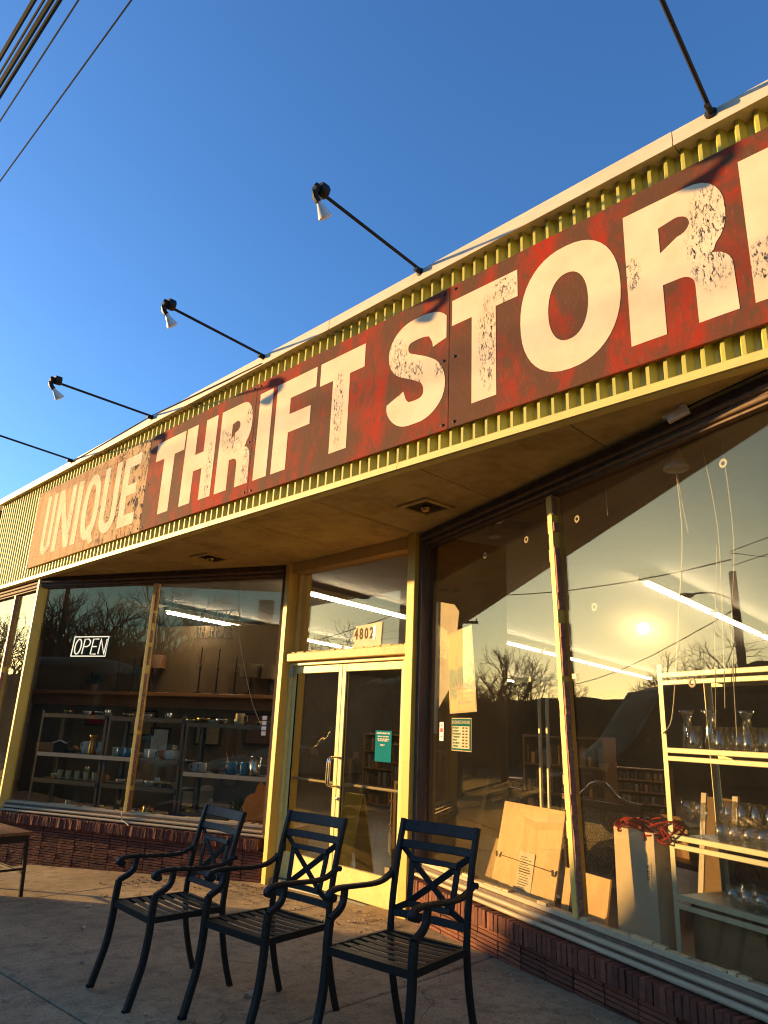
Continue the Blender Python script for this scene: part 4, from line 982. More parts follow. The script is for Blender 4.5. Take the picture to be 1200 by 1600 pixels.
for k, (x, mt, fn, s, lb) in enumerate([(-1.34, 'pale', mug, 1.1, 'pale cup left on the right dark shelf'), (-1.24, 'pale', mug, 1.1, 'second pale cup on the right dark shelf'), (-1.05, 'brown_wood', bowl, .9, 'brown basket on the right dark shelf'), (-.84, 'blue_glaze', mug, 1.45, 'tall blue mug left of its twin'), (-.66, 'blue_glaze', mug, 1.45, 'tall blue mug beside the steel flask'), (-.52, 'chrome', tumbler, 1.9, 'tall steel flask beside the blue mugs')]):
    ware(['cup', 'cup', 'basket', 'blue_mug', 'blue_mug', 'flask'][k], fn, mt, FB, x, .56, .743, lb, 'wares on the right dark shelf', 'mug' if fn is mug else 'ware', 200, s)
for k in range(16):
    fn, mt, nm = [(bowl, 'brass', 'brass_dish'), (tumbler, 'glassware', 'glass_jar'), (bowl, 'chrome', 'metal_bowl'), (pitcher, 'brass', 'brass_jug')][k % 4]
    ware(nm, fn, mt, FB, -2.25+.13*k, .40+.12*(k % 3), .192, '%s, %s piece from the left on the left window deck' % (nm.replace('_', ' '), ORD[k]), 'bric-a-brac on the left deck', 'ware', 50*k, .9)
for k, (x, fn, mt, s, lb) in enumerate([(-2.95, bowl, 'chrome', .7, 'chrome dish on top of the far shelf'), (-2.35, bowl, 'brass', .6, 'brass dish above the blue mugs'), (-1.32, bowl, 'brass', 1.0, 'flat brass dish on top of the near shelf'), (-1.05, bowl, 'chrome', 1.0, 'chrome tray on top of the near shelf'), (-.80, mug, 'putty', 1.3, 'lit cream mug on top of the near shelf'), (-.45, bowl, 'brown_wood', .8, 'brown dish on top of the near shelf')]):
    ware('top_dish' if fn is bowl else 'top_mug', fn, mt, FB, x, .58, 1.352 if x < -2.7 else (1.34 if x < -1.5 else 1.304), lb, 'wares on top of the dark shelves', 'dish', 20, s)
for k in range(26):
    fn, mt, nm = [(bowl, 'putty', 'cream_dish'), (tumbler, 'pale', 'pale_cup'), (vase, 'brown_wood', 'brown_vase'), (mug, 'orange_wood', 'brown_mug'), (wine, 'glassware', 'goblet')][(k*3) % 5]
    ware(nm, fn, mt, FB, -3.55+.135*k, .62+.10*(k % 2), [.543, .863, .192][k % 3] if k < 15 else [.303, .743, .192][k % 3], '%s at the back of a %s dark shelf, %s piece from the far left' % (nm.replace('_', ' '), ['lower', 'upper', 'bottom'][k % 3], ORD[k]), 'odd wares at the back of the dark shelves', 'ware', 70*k, .85)
for k in range(10):
    fn, mt, nm = [(bowl, 'brass', 'gilt_dish'), (bowl, 'sheet_white', 'ivory_dish'), (mug, 'chrome', 'pewter_mug')][k % 3]
    ware(nm, fn, mt, FB, -3.5+.33*k, .60, 1.352 if k < 3 else (1.34 if k < 6 else 1.304), '%s on top of the dark shelf units, %s piece from the left' % (nm.replace('_', ' '), ORD[k]), 'oddments on top of the dark shelf units', 'ware', 40*k, .7)
# dark box with a bright roofline like a toy house
hb = thing('toy_house', 'small dark wooden house with a white roof edge on the upper left shelf', 'toy house', FB @ T(-3.47, .58, .862))
ob('wall', G().prism([(-3.57, .863), (-3.37, .863), (-3.37, .98), (-3.47, 1.01), (-3.57, .98)], .52, .64), 'dark_box', FB, hb)
ob('roof', G().bar((-3.585, .515, .978), (-3.47, .515, 1.012), .02, .012).bar((-3.47, .515, 1.012), (-3.355, .515, .978), .02, .012), 'white_paint', FB, hb)
# orange fringed hanging at the door post
og = thing('fringed_hanging', 'orange fringed textile hanging low beside the left door post', 'wall hanging', FB @ T(-.36, .33, .2))
ob('cloth', G().prism(crom([(-.30, .70), (-.24, .62), (-.22, .45), (-.20, .30), (-.45, .30), (-.50, .36), (-.50, .44), (-.46, .55), (-.38, .58), (-.34, .64)], 3, True) and [(p[0], p[1]) for p in [(-.30, .70), (-.24, .66), (-.21, .45), (-.20, .30), (-.44, .30), (-.50, .35), (-.505, .43), (-.47, .53), (-.41, .57), (-.36, .58), (-.34, .65)]], .335, .36), 'orange_cloth', FB, og)
fg = G(); rnd = random.Random(8); x = -.45
while x < -.20: fg.bar((x, .345, .305), (x+rnd.uniform(-.01, .01), .345, .2+rnd.uniform(0, .02)), .008, .008); x += .013
ob('fringe', fg, 'orange_cloth', FB, og)

# right window: leaning boards, glass sheet, box with cords, rack
F = FR
bd = thing('plywood_board', 'sunlit plywood board with a pasted paper label leaning inside the right window', 'board', F @ T(1.05, .42, .19))
def lean(x0, x1, z0, z1, y0, y1, th, dx=0):
    return G().add([(x, y+t, z) for t in (0, th) for x, y, z in ((x0, y0, z0), (x1, y0, z0), (x1+dx, y1, z1), (x0+dx, y1, z1))], [(0, 1, 2, 3), (7, 6, 5, 4), (0, 4, 5, 1), (1, 5, 6, 2), (2, 6, 7, 3), (3, 7, 4, 0)])
ob('panel', lean(.72, 1.46, .19, .81, .33, .50, .012, -.04), 'plywood', F, bd)
ob('paper_label', lean(1.02, 1.20, .235, .50, .340, .408, .0015, -.02), 'paper', F, bd)
tl = G(); rnd = random.Random(12)
for k in range(14):
    z = .255+k*.016; y = .335+(z-.235)*.2566; x0 = 1.035-.02*(z-.235)/.27
    tl.box(x0+.02*rnd.random(), x0+rnd.uniform(.08, .14), y+.0015, y+.0035, z, z+(.007 if k in (7, 8) else .004))
ob('text_lines', tl, 'ink', F, bd)['kind'] = 'stuff'
ob('hinge', G().box(.735, .75, .372, .380, .42, .46).box(1.405, 1.422, .372, .380, .40, .44), 'black_metal', F, bd)
ob('wire', G().tube([(.74, .374, .44), (1.0, .376, .435), (1.41, .374, .425)], .0018, 4), 'black_metal', F, bd)
b2 = thing('cabinet_board', 'smaller plywood panel with a dark slot beside the mullion base', 'board', F @ T(1.72, .42, .19))
ob('panel', lean(1.50, 1.93, .19, .47, .36, .42, .014), 'plywood', F, b2)
ob('slot', lean(1.585, 1.655, .19, .43, .353, .405, .004), 'dark_box', F, b2)
b3 = one('plywood_offcut', lean(.33, .70, .19, .52, .42, .50, .012), 'plywood', 'short plywood offcut leaning behind the nearest chair back', 'board', F)
gs = one('glass_sheet', lean(.12, .52, .19, 1.02, .30, .46, .006), 'glassware', 'loose sheet of glass leaning in the left corner of the right window', 'glass sheet', F)
# clothes rack uprights
rk = thing('clothes_rack', 'cream metal garment rack with two uprights behind the narrow pane', 'rack', F @ T(1.1, .62, .19))
ob('top_bar', G().cbox(.68, 1.46, .60, .625, 1.735, 1.775, .004), 'white_steel', F, rk)
ob('upright', G().cbox(1.02, 1.045, .58, .60, .70, 1.80, .003), 'white_steel', F, rk); ob('upright', G().cbox(1.115, 1.14, .58, .60, .70, 1.80, .003), 'white_steel', F, rk)
ob('lower_upright', G().cbox(1.022, 1.043, .58, .60, .19, .698, .003).cbox(1.117, 1.138, .58, .60, .19, .698, .003).cbox(.95, 1.25, .55, .63, .19, .22, .004), 'dark_steel', F, rk)
# white carton and red cord tangle
cb = thing('tall_carton', 'tall white cardboard carton standing in the right window under red cords', 'carton', F @ T(2.2, .42, .19))
ob('body', G().cbox(2.06, 2.39, .345, .50, .192, .80, .003), 'cardboard', F, cb)
ob('barcode_label', G().box(2.31, 2.355, .3425, .3445, .52, .64), 'paper', F, cb)
bg_ = G()
for k in range(9): bg_.box(2.32, 2.342, .3405, .342, .535+k*.0105, .535+k*.0105+(.006 if k % 3 else .003))
ob('barcode', bg_, 'ink', F, cb)
rnd = random.Random(31); P = []
for i in range(120):
    a = i*.9; P.append((2.30+.20*math.cos(a*.37)+.05*rnd.uniform(-1, 1)+.06*math.cos(a), .42+.07*math.sin(a)+.02*rnd.uniform(-1, 1), .825+.035*math.sin(a*1.3)+.02*rnd.uniform(-1, 1)-.05*max(0, math.cos(a*.21))))
one('cord_tangle', G().tube(crom(P, 4), .0055, 6), 'red_cord', 'tangle of red electrical cords heaped on the tall carton', 'cords', F, smooth=True)
bb = thing('brown_carton', 'large brown cardboard carton under the white shelf', 'carton', F @ T(2.6, .75, .19))
ob('body', G().cbox(2.52, 2.98, .46, .78, .192, .455, .004), 'brown_card', F, bb)
bb2 = thing('wide_carton', 'brown carton with a faint printed ring behind the lower white shelf', 'carton', F @ T(2.6, 1.1, .19))
ob('body', G().cbox(2.42, 3.02, .83, 1.2, .192, .76, .004), 'brown_card', F, bb2)
ob('printed_ring', G().tube([(2.60+.08*math.cos(R_(a)), .827, .6+.06*math.sin(R_(a))) for a in range(0, 361, 24)], .003, 4), 'ink_brown', F, bb2)
for k, (x, y, w_, h_, z, mt, lb) in enumerate([(1.45, 1.45, .34, .22, .50, 'brown_card', 'brown carton on the low table, left of the mullion foot'), (1.98, 1.62, .30, .26, .50, 'cardboard', 'pale carton on the low table beside the bucket'), (2.22, 1.55, .26, .18, .50, 'brown_card', 'small brown carton at the end of the low table')]):
    t = thing('table_carton', lb, 'carton', F @ T(x, y, z), 'cartons on the low table')
    ob('body', G().cbox(x-w_/2, x+w_/2, y, y+.25, z, z+h_, .004), mt, F, t)
    ob('flap', lean(x-w_/2, x+w_/2, z+h_+.001, z+h_+.07, y+.002, y-.07, .003), mt, F, t); ob('tape', G().box(x-.025, x+.025, y-.0025, y-.0005, z+.02, z+h_-.01), 'orange_cloth', F, t)
sf = thing('empty_picture_frame', 'pale empty picture frame leaning behind the tall carton', 'frame', F @ T(2.3, 1.0, .19))
ob('frame', lean(2.12, 2.16, .19, 1.0, .92, 1.06, .02).add(*(lambda g: (g.v, g.f))(lean(2.36, 2.40, .19, 1.0, .92, 1.06, .02))), 'sheet_white', F, sf)
ob('panel', lean(2.161, 2.359, .22, .98, .93, 1.062, .008), 'beige_wall', F, sf)
ez = thing('wooden_easel', 'pale wooden easel frame standing behind the white glassware shelf', 'easel', F @ T(2.85, 1.35, .0))
for xa, xb in ((2.55, 2.72), (3.15, 2.98)): ob('leg', G().bar((xa, 1.30, -.17), (xb, 1.42, 1.6), .05, .03, up=(0, 1, 0)), 'sheet_white', F, ez)
ob('cross_rail', G().cbox(2.60, 3.10, 1.32, 1.345, .62, .67, .004), 'sheet_white', F, ez); ob('cross_rail', G().cbox(2.68, 3.02, 1.37, 1.395, 1.20, 1.245, .004), 'sheet_white', F, ez)
# hanging flood lamp sockets inside the display windows, cords
def drop_lamp(x, y, z, label, sc=1):
    M = F @ T(x, y, z) @ Matrix.Scale(sc, 4)
    t = thing('ceiling_lamp', label, 'ceiling lamp', M, 'lamps inside the display windows')
    ob('base', G().lathe([(.001, .0), (.115, -.005), (.12, -.025), (.09, -.045), (.001, -.045)], 16), 'beam_paint', M, t, True)
    ob('socket', G().lathe([(.028, -.045), (.028, -.105), (.022, -.11), (.001, -.11)], 10), 'sheet_white', M, t, True)
    ob('bulb', G().lathe([(.022, -.10), (.03, -.13), (.062, -.20), (.066, -.215), (.06, -.222), (.001, -.226)], 14), 'white_paint', M, t, True)
    return t
drop_lamp(2.84, .27, 3.15, 'flood bulb hanging from a round base inside the big right window', 1.15)
drop_lamp(.74, .37, 3.13, 'flood bulb hanging high inside the narrow right pane', .8)
cords = [((2.84, .27, 2.90), (2.80, .32, 2.5), (2.70, .36, 2.1), (2.62, .39, 1.8), (2.54, .40, 1.45), (2.49, .37, 1.36)), ((2.80, .3, 3.1), (2.83, .3, 2.75), (2.86, .3, 2.5)), ((3.0, .3, 3.1), (3.05, .32, 2.5), (3.0, .34, 1.9), (2.95, .36, 1.5)), ((3.12, .34, 3.0), (3.13, .34, 2.4), (3.04, .36, 1.9), (2.99, .38, 1.35)), ((2.25, .25, 3.0), (2.26, .25, 2.75))]
for k, c in enumerate(cords):
    one('hanging_cord', G().tube(crom(c, 5), .0045 if k == 0 else .0028, 5), 'string', ['long pale flex hanging from the flood bulb to the white shelf post', 'short pull chain below the security camera', 'thin string hanging in front of the reflected street lamp', 'thin double string near the right edge of the glass', 'short pull chain left of the flood bulb'][k], 'cord', F)
one('hanging_cord', G().tube([(3.00, .36, 2.40), (2.92, .37, 1.9), (2.86, .38, 1.4)], .0022, 4), 'string', 'thin pale string crossing behind the reflected utility pole', 'cord', F)

# cane headboards and furniture behind the right window
def cane_panel(M, w_, h, label, fancy=False):
    t = thing('cane_headboard', label, 'headboard', M)
    g = G().cbox(-w_/2, -w_/2+.05, 0, .04, -.4, h, .006).cbox(w_/2-.05, w_/2, 0, .04, -.4, h, .006).cbox(-w_/2+.05, w_/2-.05, .003, .037, h-.06, h-.002, .006)
    if fancy: g.tube(crom([(-w_/2, .02, h), (-w_/4, .02, h+.03), (-.08, .02, h+.13), (.08, .02, h+.13), (w_/4, .02, h+.03), (w_/2, .02, h)], 4), .022, 6)
    ob('frame', g, 'brown_wood', M, t)
    c = G(); s_ = .042; n = int((w_+h)/s_)
    for k in range(-n, n):
        for d in (1, -1):
            pts = []
            a = k*s_*1.0
            x0, z0, x1, z1 = -w_/2+.05, 0, w_/2-.05, h-.06
            za, zb_ = a+d*(x0), a+d*(x1)
            p = [(x, a+d*x) for x in (x0, x1)]
            def cl(p, q):
                (xa, za), (xb, zb2) = p, q
                if za > zb2: (xa, za), (xb, zb2) = (xb, zb2), (xa, za)
                if zb2 <= z0 or za >= z1: return None
                if za < z0: xa += (z0-za)*(xb-xa)/(zb2-za); za = z0
                if zb2 > z1: xb -= (zb2-z1)*(xb-xa)/(zb2-za); zb2 = z1
                return (xa, za), (xb, zb2)
            r = cl(*p)
            if r and abs(r[0][1]-r[1][1]) > .01: c.bar((r[0][0], .02+d*.003, r[0][1]), (r[1][0], .02+d*.003, r[1][1]), .012, .005, up=(0, 1, 0))
    o = ob('cane_weave', c, 'wicker', M, t); o['kind'] = 'stuff'
    return t
cane_panel(FR @ T(.05, .95, .25) @ RZ(-5), .62, .62, 'cane headboard leaning behind the loose glass sheet')
cane_panel(FR @ T(.72, 1.42, .25), .95, .56, 'wide carved headboard with a scalloped crest behind the plywood', True)
def chair_frame(M, label):
    t = thing('wooden_chair', label, 'chair', M, 'old wooden chairs inside the shop')
    for x in (-.2, .2):
        ob('back_post', G().cbox(x-.018, x+.018, .18, .215, 0, .98, .004), 'brown_wood', M, t); ob('front_leg', G().cbox(x-.018, x+.018, -.2, -.165, 0, .44, .004), 'brown_wood', M, t)
    ob('seat', G().cbox(-.23, .23, -.22, .21, .441, .47, .006), 'orange_wood', M, t)
    for z in (.62, .76, .92): ob('back_slat', G().cbox(-.181, .181, .19, .205, z-.03, z+.03, .003), 'brown_wood', M, t)
    return t
w1 = chair_frame(FR @ T(3.1, 1.75, -.17) @ RZ(160), 'old wooden chair with its slatted back behind the white shelf')
dup(w1, FR @ T(2.3, 2.3, -.17) @ RZ(200), 'old wooden chair deeper in the shop behind the tall carton')
# cabinets / tables / bookcases deep in the shop
def bookcase(M, w_, h, d, label, n=4, seed=0, mat='brown_wood'):
    rnd = random.Random(seed); t = thing('bookcase', label, 'bookcase', M)
    ob('carcass', G().cbox(-w_/2, -w_/2+.03, 0, d, 0, h, .003).cbox(w_/2-.03, w_/2, 0, d, 0, h, .003).box(-w_/2+.031, w_/2-.031, d-.012, d-.002, .02, h-.01), mat, M, t)
    for k in range(n+1):
        z = .05+k*(h-.08)/n
        ob('shelf', G().box(-w_/2+.031, w_/2-.031, .005, d-.014, z, z+.02), mat, M, t)
    groups = {}
    for k in range(n):
        z = .071+k*(h-.08)/n; x = -w_/2+.05
        while x < w_/2-.08:
            wd = rnd.uniform(.025, .09); hh = rnd.uniform(.12, (h-.08)/n-.06); m = rnd.choice(['dark_box', 'brown_wood', 'dark_box', 'grey_cloth', 'dark_box', 'brown_wood'] + (['brown_card', 'orange_wood'] if seed in (0, 1, 6) else []))
            groups.setdefault(m, G()).cbox(x, x+wd, .03, d-.05, z, z+hh, .003); x += wd+rnd.uniform(.002, .05)
    for m, g in groups.items():
        o = ob('books', g, m, M, t); o['kind'] = 'stuff'
    return t
rnd = random.Random(77)
for k, (x, y, a, w_, h, lb) in enumerate([(-5.2, 5.2, 0, 1.2, 1.5, 'brown bookcase seen through the left leaf of the glass doors'), (-6.6, 6.5, 10, 1.4, .85, 'low crowded bookcase straight behind the door handles'), (-8.3, 6.0, -5, 1.6, 1.25, 'wide crowded shelf case behind the left dark shelves'), (-10.3, 7.4, 0, 1.8, 1.4, 'long crowded case at the far left of the shop'), (-7.5, 11, 0, 2.2, .95, 'long crowded case in the middle of the shop')]):
    bookcase(T(x, y, -.17) @ RZ(a), w_, h, .32, lb, 4, k)
# partition wall with high shelf, pictures, lamps behind the left window
FW = FB @ T(-3.4, 3.0, 0)
pw = thing('partition_wall', 'tan panelled wall with a high wooden ledge behind the left window', 'wall', FW @ T(0, 0, -.17))
ob('panel', G().box(-3.6, 1.9, .25, .33, -.17, 2.9), 'beige_wall', FW, pw)
ob('ledge', G().cbox(-3.6, 1.9, -.05, .245, 1.70, 1.76, .006).box(-3.6, 1.9, .20, .245, 1.52, 1.699), 'orange_wood', FW, pw)
bt = G()
for x in (-2.6, -1.4, -.3, .8, 1.6): bt.cbox(x, x+.07, .225, .248, -.1, 1.515, .003)
ob('batten', bt, 'brown_wood', FW, pw)
def framed(x, z, w_, h, mat, label):
    M = FW @ T(x, .19, z); t = thing('framed_picture', label, 'picture', M, 'pictures on the partition wall')
    ob('frame', G().cbox(-w_/2, w_/2, 0, .025, -.0, .03, .004).cbox(-w_/2, w_/2, 0, .025, h-.03, h, .004).cbox(-w_/2, -w_/2+.03, .001, .024, .031, h-.031, .003).cbox(w_/2-.03, w_/2, .001, .024, .031, h-.031, .003), 'dark_box', M, t)
    ob('image', G().box(-w_/2+.031, w_/2-.031, .008, .014, .031, h-.031), mat, M, t)
framed(-2.0, 1.18, .50, .22, 'red_paint', 'wide red framed picture under the OPEN sign')
framed(-1.0, 1.05, .55, .42, 'brown_card', 'brown framed chart left of the mullion')
framed(-.6, .80, .4, .4, 'pale', 'small pale picture behind the two blue mugs')
framed(.35, .95, .5, .45, 'wicker', 'tan picture right of the mullion above the white mugs')
framed(1.3, 1.0, .5, .48, 'brown_wood', 'dark framed picture near the cord')
def candelabrum(x, label, h=.55):
    M = FW @ T(x, .07, 1.762); t = thing('candelabrum', label, 'candlestick', M, 'candlesticks on the high ledge')
    ob('base', G().lathe([(.07, 0), (.06, .02), (.015, .04), (.011, h*.5), (.02, h*.55), (.010, h*.6), (.010, h), (.001, h)], 10), 'dark_box', M, t, True)
    ob('candle_arm', G().tube(crom([(-.06, 0, h*.8), (-.03, 0, h*.62), (0, 0, h*.58), (.03, 0, h*.62), (.06, 0, h*.8)], 3), .007, 5), 'brass', M, t)
candelabrum(-1.55, 'first dark candlestick under the OPEN sign'); candelabrum(-1.22, 'second dark candlestick under the OPEN sign')
candelabrum(.15, 'tall dark candlestick right of the mullion', .75); candelabrum(.50, 'tall dark candlestick below the letters IN REAR', .72); candelabrum(.85, 'slim candlestick beside the table lamp', .6)
def table_lamp(x, label, sh='beige_wall', r=.17, hb=.30, M0=None):
    M = (M0 or FW @ T(x, .07, 1.762)); t = thing('table_lamp', label, 'lamp', M, 'table lamps on the high ledge')
    ob('base', G().lathe([(.07, 0), (.07, .02), (.03, .04), (.045, hb*.5), (.02, hb*.8), (.01, hb), (.01, hb+.1)], 12), 'dark_box', M, t, True)
    ob('lamp_shade', G().lathe([(r, hb), (r*.92, hb+.22), (r*.91, hb+.22), (r*.99, hb)], 18), sh, M, t, True)
table_lamp(-.82, 'dark shaded lantern lamp left of the mullion', 'brown_wood', .22, .40)
table_lamp(1.15, 'pale shaded lamp beneath the PARK neon', 'beige_wall', .18, .26); table_lamp(1.52, 'pale shaded lamp nearest the door post on the ledge', 'beige_wall', .17, .24)
# wet floor sign and pale fan column by the doors
yf = thing('floor_sign', 'yellow folding floor sign standing behind the left door leaf', 'sign', FD @ T(.28, .9, -.17))
ob('board', lean(.15, .42, -.168, .62, .8, .95, .02, .0), 'yellow_plastic', FD, yf); ob('back_board', lean(.15, .42, -.168, .62, 1.15, .98, .02, .0), 'yellow_plastic', FD, yf)
cf = thing('pale_cabinet', 'pale ribbed cabinet behind the left door leaf', 'cabinet', FD @ T(.62, 1.6, -.17))
rg = G().box(.35, .95, 1.5, 1.9, -.169, .75)
for k in range(9): rg.cbox(.37+k*.064, .415+k*.064, 1.485, 1.499, -.1, .72, .004)
ob('body', rg, 'beige_wall', FD, cf)
# sofa-ish grey cushions behind left lower shelves
cu = thing('grey_armchair', 'grey upholstered armchair behind the lower dark shelves', 'armchair', FB @ T(-1.4, 1.5, -.17))
ob('back', lean(-1.95, -.9, .0, .78, 1.75, 1.95, .16), 'grey_cloth', FB, cu); ob('seat', G().cbox(-1.9, -.95, 1.15, 1.74, -.17, .28, .05), 'grey_cloth', FB, cu)
ob('arm', G().cbox(-2.08, -1.91, 1.15, 1.85, -.17, .48, .05), 'grey_cloth', FB, cu); ob('arm', G().cbox(-.94, -.77, 1.15, 1.85, -.17, .48, .05), 'grey_cloth', FB, cu)
# green plant under the near shelf
def leafy(M, label, n=60, r=.16):
    t = thing('pot_plant', label, 'plant', M); rnd = random.Random(5)
    ob('pot', G().lathe([(.001, 0), (.07, 0), (.09, .12), (.085, .12), (.07, .10), (.001, .1)], 12), 'brown_wood', M, t, True)
    g = G()
    for k in range(n):
        a = rnd.uniform(0, 6.28); e = rnd.uniform(.1, 1.3); l = r*rnd.uniform(.6, 1.2); d = Vector((math.cos(a)*math.cos(e), math.sin(a)*math.cos(e), math.sin(e)))
        p = Vector((0, 0, .1))+d*l; sd = d.cross(Vector((0, 0, 1)))*.02
        g.add([Vector((0, 0, .1))+d*l*.4, p+sd, p+d*.06, p-sd], [(0, 1, 2, 3)])
    o = ob('foliage', g, 'green_leaf', M, t); o['kind'] = 'stuff'
leafy(FB @ T(-.75, .62, .192), 'small green plant on the deck below the blue mugs')
leafy(FW @ T(-2.05, .07, 1.762), 'trailing green plant on the ledge left of the OPEN sign', 90, .22)
# bucket
one('bucket', G().lathe([(.001, 0), (.12, 0), (.16, .28), (.155, .28), (.115, .01), (.001, .01)], 16), 'teal', 'dull teal bucket behind the main mullion of the right window', 'bucket', FR @ T(1.9, 1.5, .5), smooth=True)
tbx = thing('work_table', 'low brown table behind the mullion of the right window', 'table', FR @ T(1.6, 1.7, -.17))
ob('table_top', G().cbox(.9, 2.4, 1.3, 2.0, .46, .499, .006), 'brown_wood', FR, tbx)
for x in (.95, 2.32):
    for y in (1.35, 1.92): ob('leg', G().cbox(x, x+.05, y, y+.05, -.17, .459, .004), 'brown_wood', FR, tbx)

# ------------------------------------------------------------------ fluorescent lamps in rows
def fluor(p, q, lb):
    p, q = Vector(p), Vector(q); d = q-p; M = T(*((p+q)/2)) @ RZ(math.degrees(math.atan2(d.y, d.x)))
    L = d.length/2; t = thing('fluorescent_light', lb, 'ceiling light', M, 'fluorescent fixtures on the shop ceiling')
    ob('housing', G().cbox(-L, L, -.06, .06, .035, .10, .01), 'ceiling_white', M, t)
    ob('tube', G().tube([(-L+.04, 0, 0), (L-.04, 0, 0)], .0125, 8), 'tube_light', M, t, True)
def row(p, q, n, lb, gap=.12):
    p, q = Vector(p), Vector(q)
    for i in range(n):
        a = p+(q-p)*(i/n); b = p+(q-p)*((i+1)/n); d = (b-a).normalized()*gap/2; fluor(a+d, b-d, ORD[i]+' '+lb+', counted from the glass')
row((-10.6, 2.2, 2.98), (-13.9, 17.0, 2.98), 6, 'fluorescent tube of the row behind the PARK neon')
row((-7.25, 2.35, 2.98), (-9.2, 16.8, 2.98), 6, 'fluorescent tube of the row behind the transom')
row((-3.45, 4.1, 2.98), (-3.95, 11.4, 2.98), 3, 'fluorescent tube beside the reflected utility pole')

# ------------------------------------------------------------------ the street side: what the glass mirrors and what throws the low shade
def wheel(M, r, wd, parent):
    w_ = ob('wheel', G().lathe([(r*.62, -wd/2), (r*.9, -wd/2), (r, -wd*.35), (r, wd*.35), (r*.9, wd/2), (r*.62, wd/2)], 22, RX(90)), 'rubber', M, parent, True)
    ob('rim', G().lathe([(.001, -wd*.30), (r*.25, -wd*.36), (r*.30, -wd*.30), (r*.55, -wd*.40), (r*.62, -wd*.46), (r*.62, wd*.4), (.001, wd*.4)], 16, RX(90)), 'aluminium_grey', M, w_, True)
def vehicle(M, name, label, cat, st, paint, wheels, wr, side, ws, rear, group=None):
    # st: stations along x: (x, z bottom, z belt, z roof, half width low, half width belt, half width roof)
    t = thing(name, label, cat, M, group)
    rings = []
    for x, zb, zl, zr, h0, h1, h2 in st:
        r = [(-h0*.82, zb), (-h0, zb+.10), (-h1, zb+(zl-zb)*.55), (-h1*.985, zl), (-(h1*.35+h2*.65), zl+(zr-zl)*.62), (-h2, zr-min(.07, (zr-zl)*.25)), (-h2*.78, zr), (-h2*.3, zr+.012)]
        rings.append([Vector((x, y, z)) for y, z in r]+[Vector((x, -y, z)) for y, z in r[::-1]])
    n = 16; vs = [p for r in rings for p in r]
    fs = [(i*n+k, (i+1)*n+k, (i+1)*n+(k+1) % n, i*n+(k+1) % n) for i in range(len(st)-1) for k in range(n)]+[tuple(range(n)), tuple(range(len(vs)-1, len(vs)-n-1, -1))]
    body = ob('body', G().add(vs, fs), paint, M, t)
    for p in body.data.polygons: p.use_smooth = True
    md = body.modifiers.new('round', 'SUBSURF'); md.levels = 1; md.render_levels = 1
    def sp(i0, i1, s, z0, z1, u):  # point on the flank between stations
        a, b = st[i0], st[i1]; L = [a[k]+(b[k]-a[k])*u for k in range(7)]
        def yy(v): return L[5]*.985+(L[6]-L[5]*.985)*v
        return [(L[0], s*(yy(v)+.012), L[2]+(L[3]-L[2])*v) for v in (z0, z1)]
    for i0, i1, u0, u1, u2, u3 in side:
        for s in (-1, 1):
            a = sp(i0, i1, s, .06, .80, u0); b = sp(i0, i1, s, .06, .80, u1); c = sp(i0, i1, s, .06, .80, u2); d = sp(i0, i1, s, .06, .80, u3)
            q = [a[0], b[0], d[1], c[1]]; q2 = [(x, y-s*.02, z) for x, y, z in q]
            ob('side_window', G().add(q+q2, [(0, 1, 2, 3), (7, 6, 5, 4), (0, 4, 5, 1), (1, 5, 6, 2), (2, 6, 7, 3), (3, 7, 4, 0)]), 'car_glass', M, t)
    for nm, (xa, za, ya, xb, zb_, yb_) in (('windscreen', ws), ('rear_window', rear)):
        dx = .03 if xb < xa else -.03
        q = [(xa, -ya, za), (xa, ya, za), (xb, yb_, zb_), (xb, -yb_, zb_)]; q2 = [(x-dx, y, z-.02) for x, y, z in q]
        ob(nm, G().add(q+q2, [(0, 1, 2, 3), (7, 6, 5, 4), (0, 4, 5, 1), (1, 5, 6, 2), (2, 6, 7, 3), (3, 7, 4, 0)]), 'car_glass', M, t)
    for x in wheels:
        for s in (-1, 1): wheel(M @ T(x, s*(st[2][4]-.08), wr), wr, .22, t)
    x0 = st[0][0]; xe = st[-1][0]; hw = st[1][4]; zl = st[1][2]
    sg = 1 if x0 > xe else -1
    for s in (-1, 1):
        ob('headlight', G().cbox(x0-sg*.10-.06, x0-sg*.10+.07, s*hw*.72-.13, s*hw*.72+.13, zl-.24, zl-.10, .02), 'lens_white', M, t)
        ob('tail_light', G().cbox(xe+sg*.04-.05, xe+sg*.04+.05, s*hw*.78-.08, s*hw*.78+.08, zl-.18, zl+.05, .02), 'lens_red', M, t)
        mx = ws[0]-sg*.22
        ob('door_mirror', G().cbox(mx-.06, mx+.06, s*(st[3][5]+.02)-.02 if s > 0 else s*(st[3][5]+.22), s*(st[3][5]+.22) if s > 0 else s*(st[3][5]+.02)+.02, ws[1]+.02, ws[1]+.20, .02), 'black_plastic', M, t)
        ob('indicator', G().cbox(mx+sg*.061-.006, mx+sg*.061+.006, s*(st[3][5]+.12)-.08, s*(st[3][5]+.12)+.08, ws[1]+.06, ws[1]+.10, .002), 'lens_amber', M, t)
    ob('bumper', G().cbox(x0-sg*.06-.08, x0-sg*.06+.09, -hw*.95, hw*.95, st[0][1]+.02, st[0][1]+.24, .03), 'black_plastic', M, t)
    ob('grille', G().cbox(x0-sg*.04-.04, x0-sg*.04+.05, -hw*.5, hw*.5, zl-.28, zl-.06, .01), 'black_metal', M, t)
    ob('licence_plate', G().cbox(xe-sg*.02-.015, xe-sg*.02+.015, -.16, .16, .62, .76, .003), 'sheet_white', M, t)
    return t
VX, VY = -11.55, -2.72
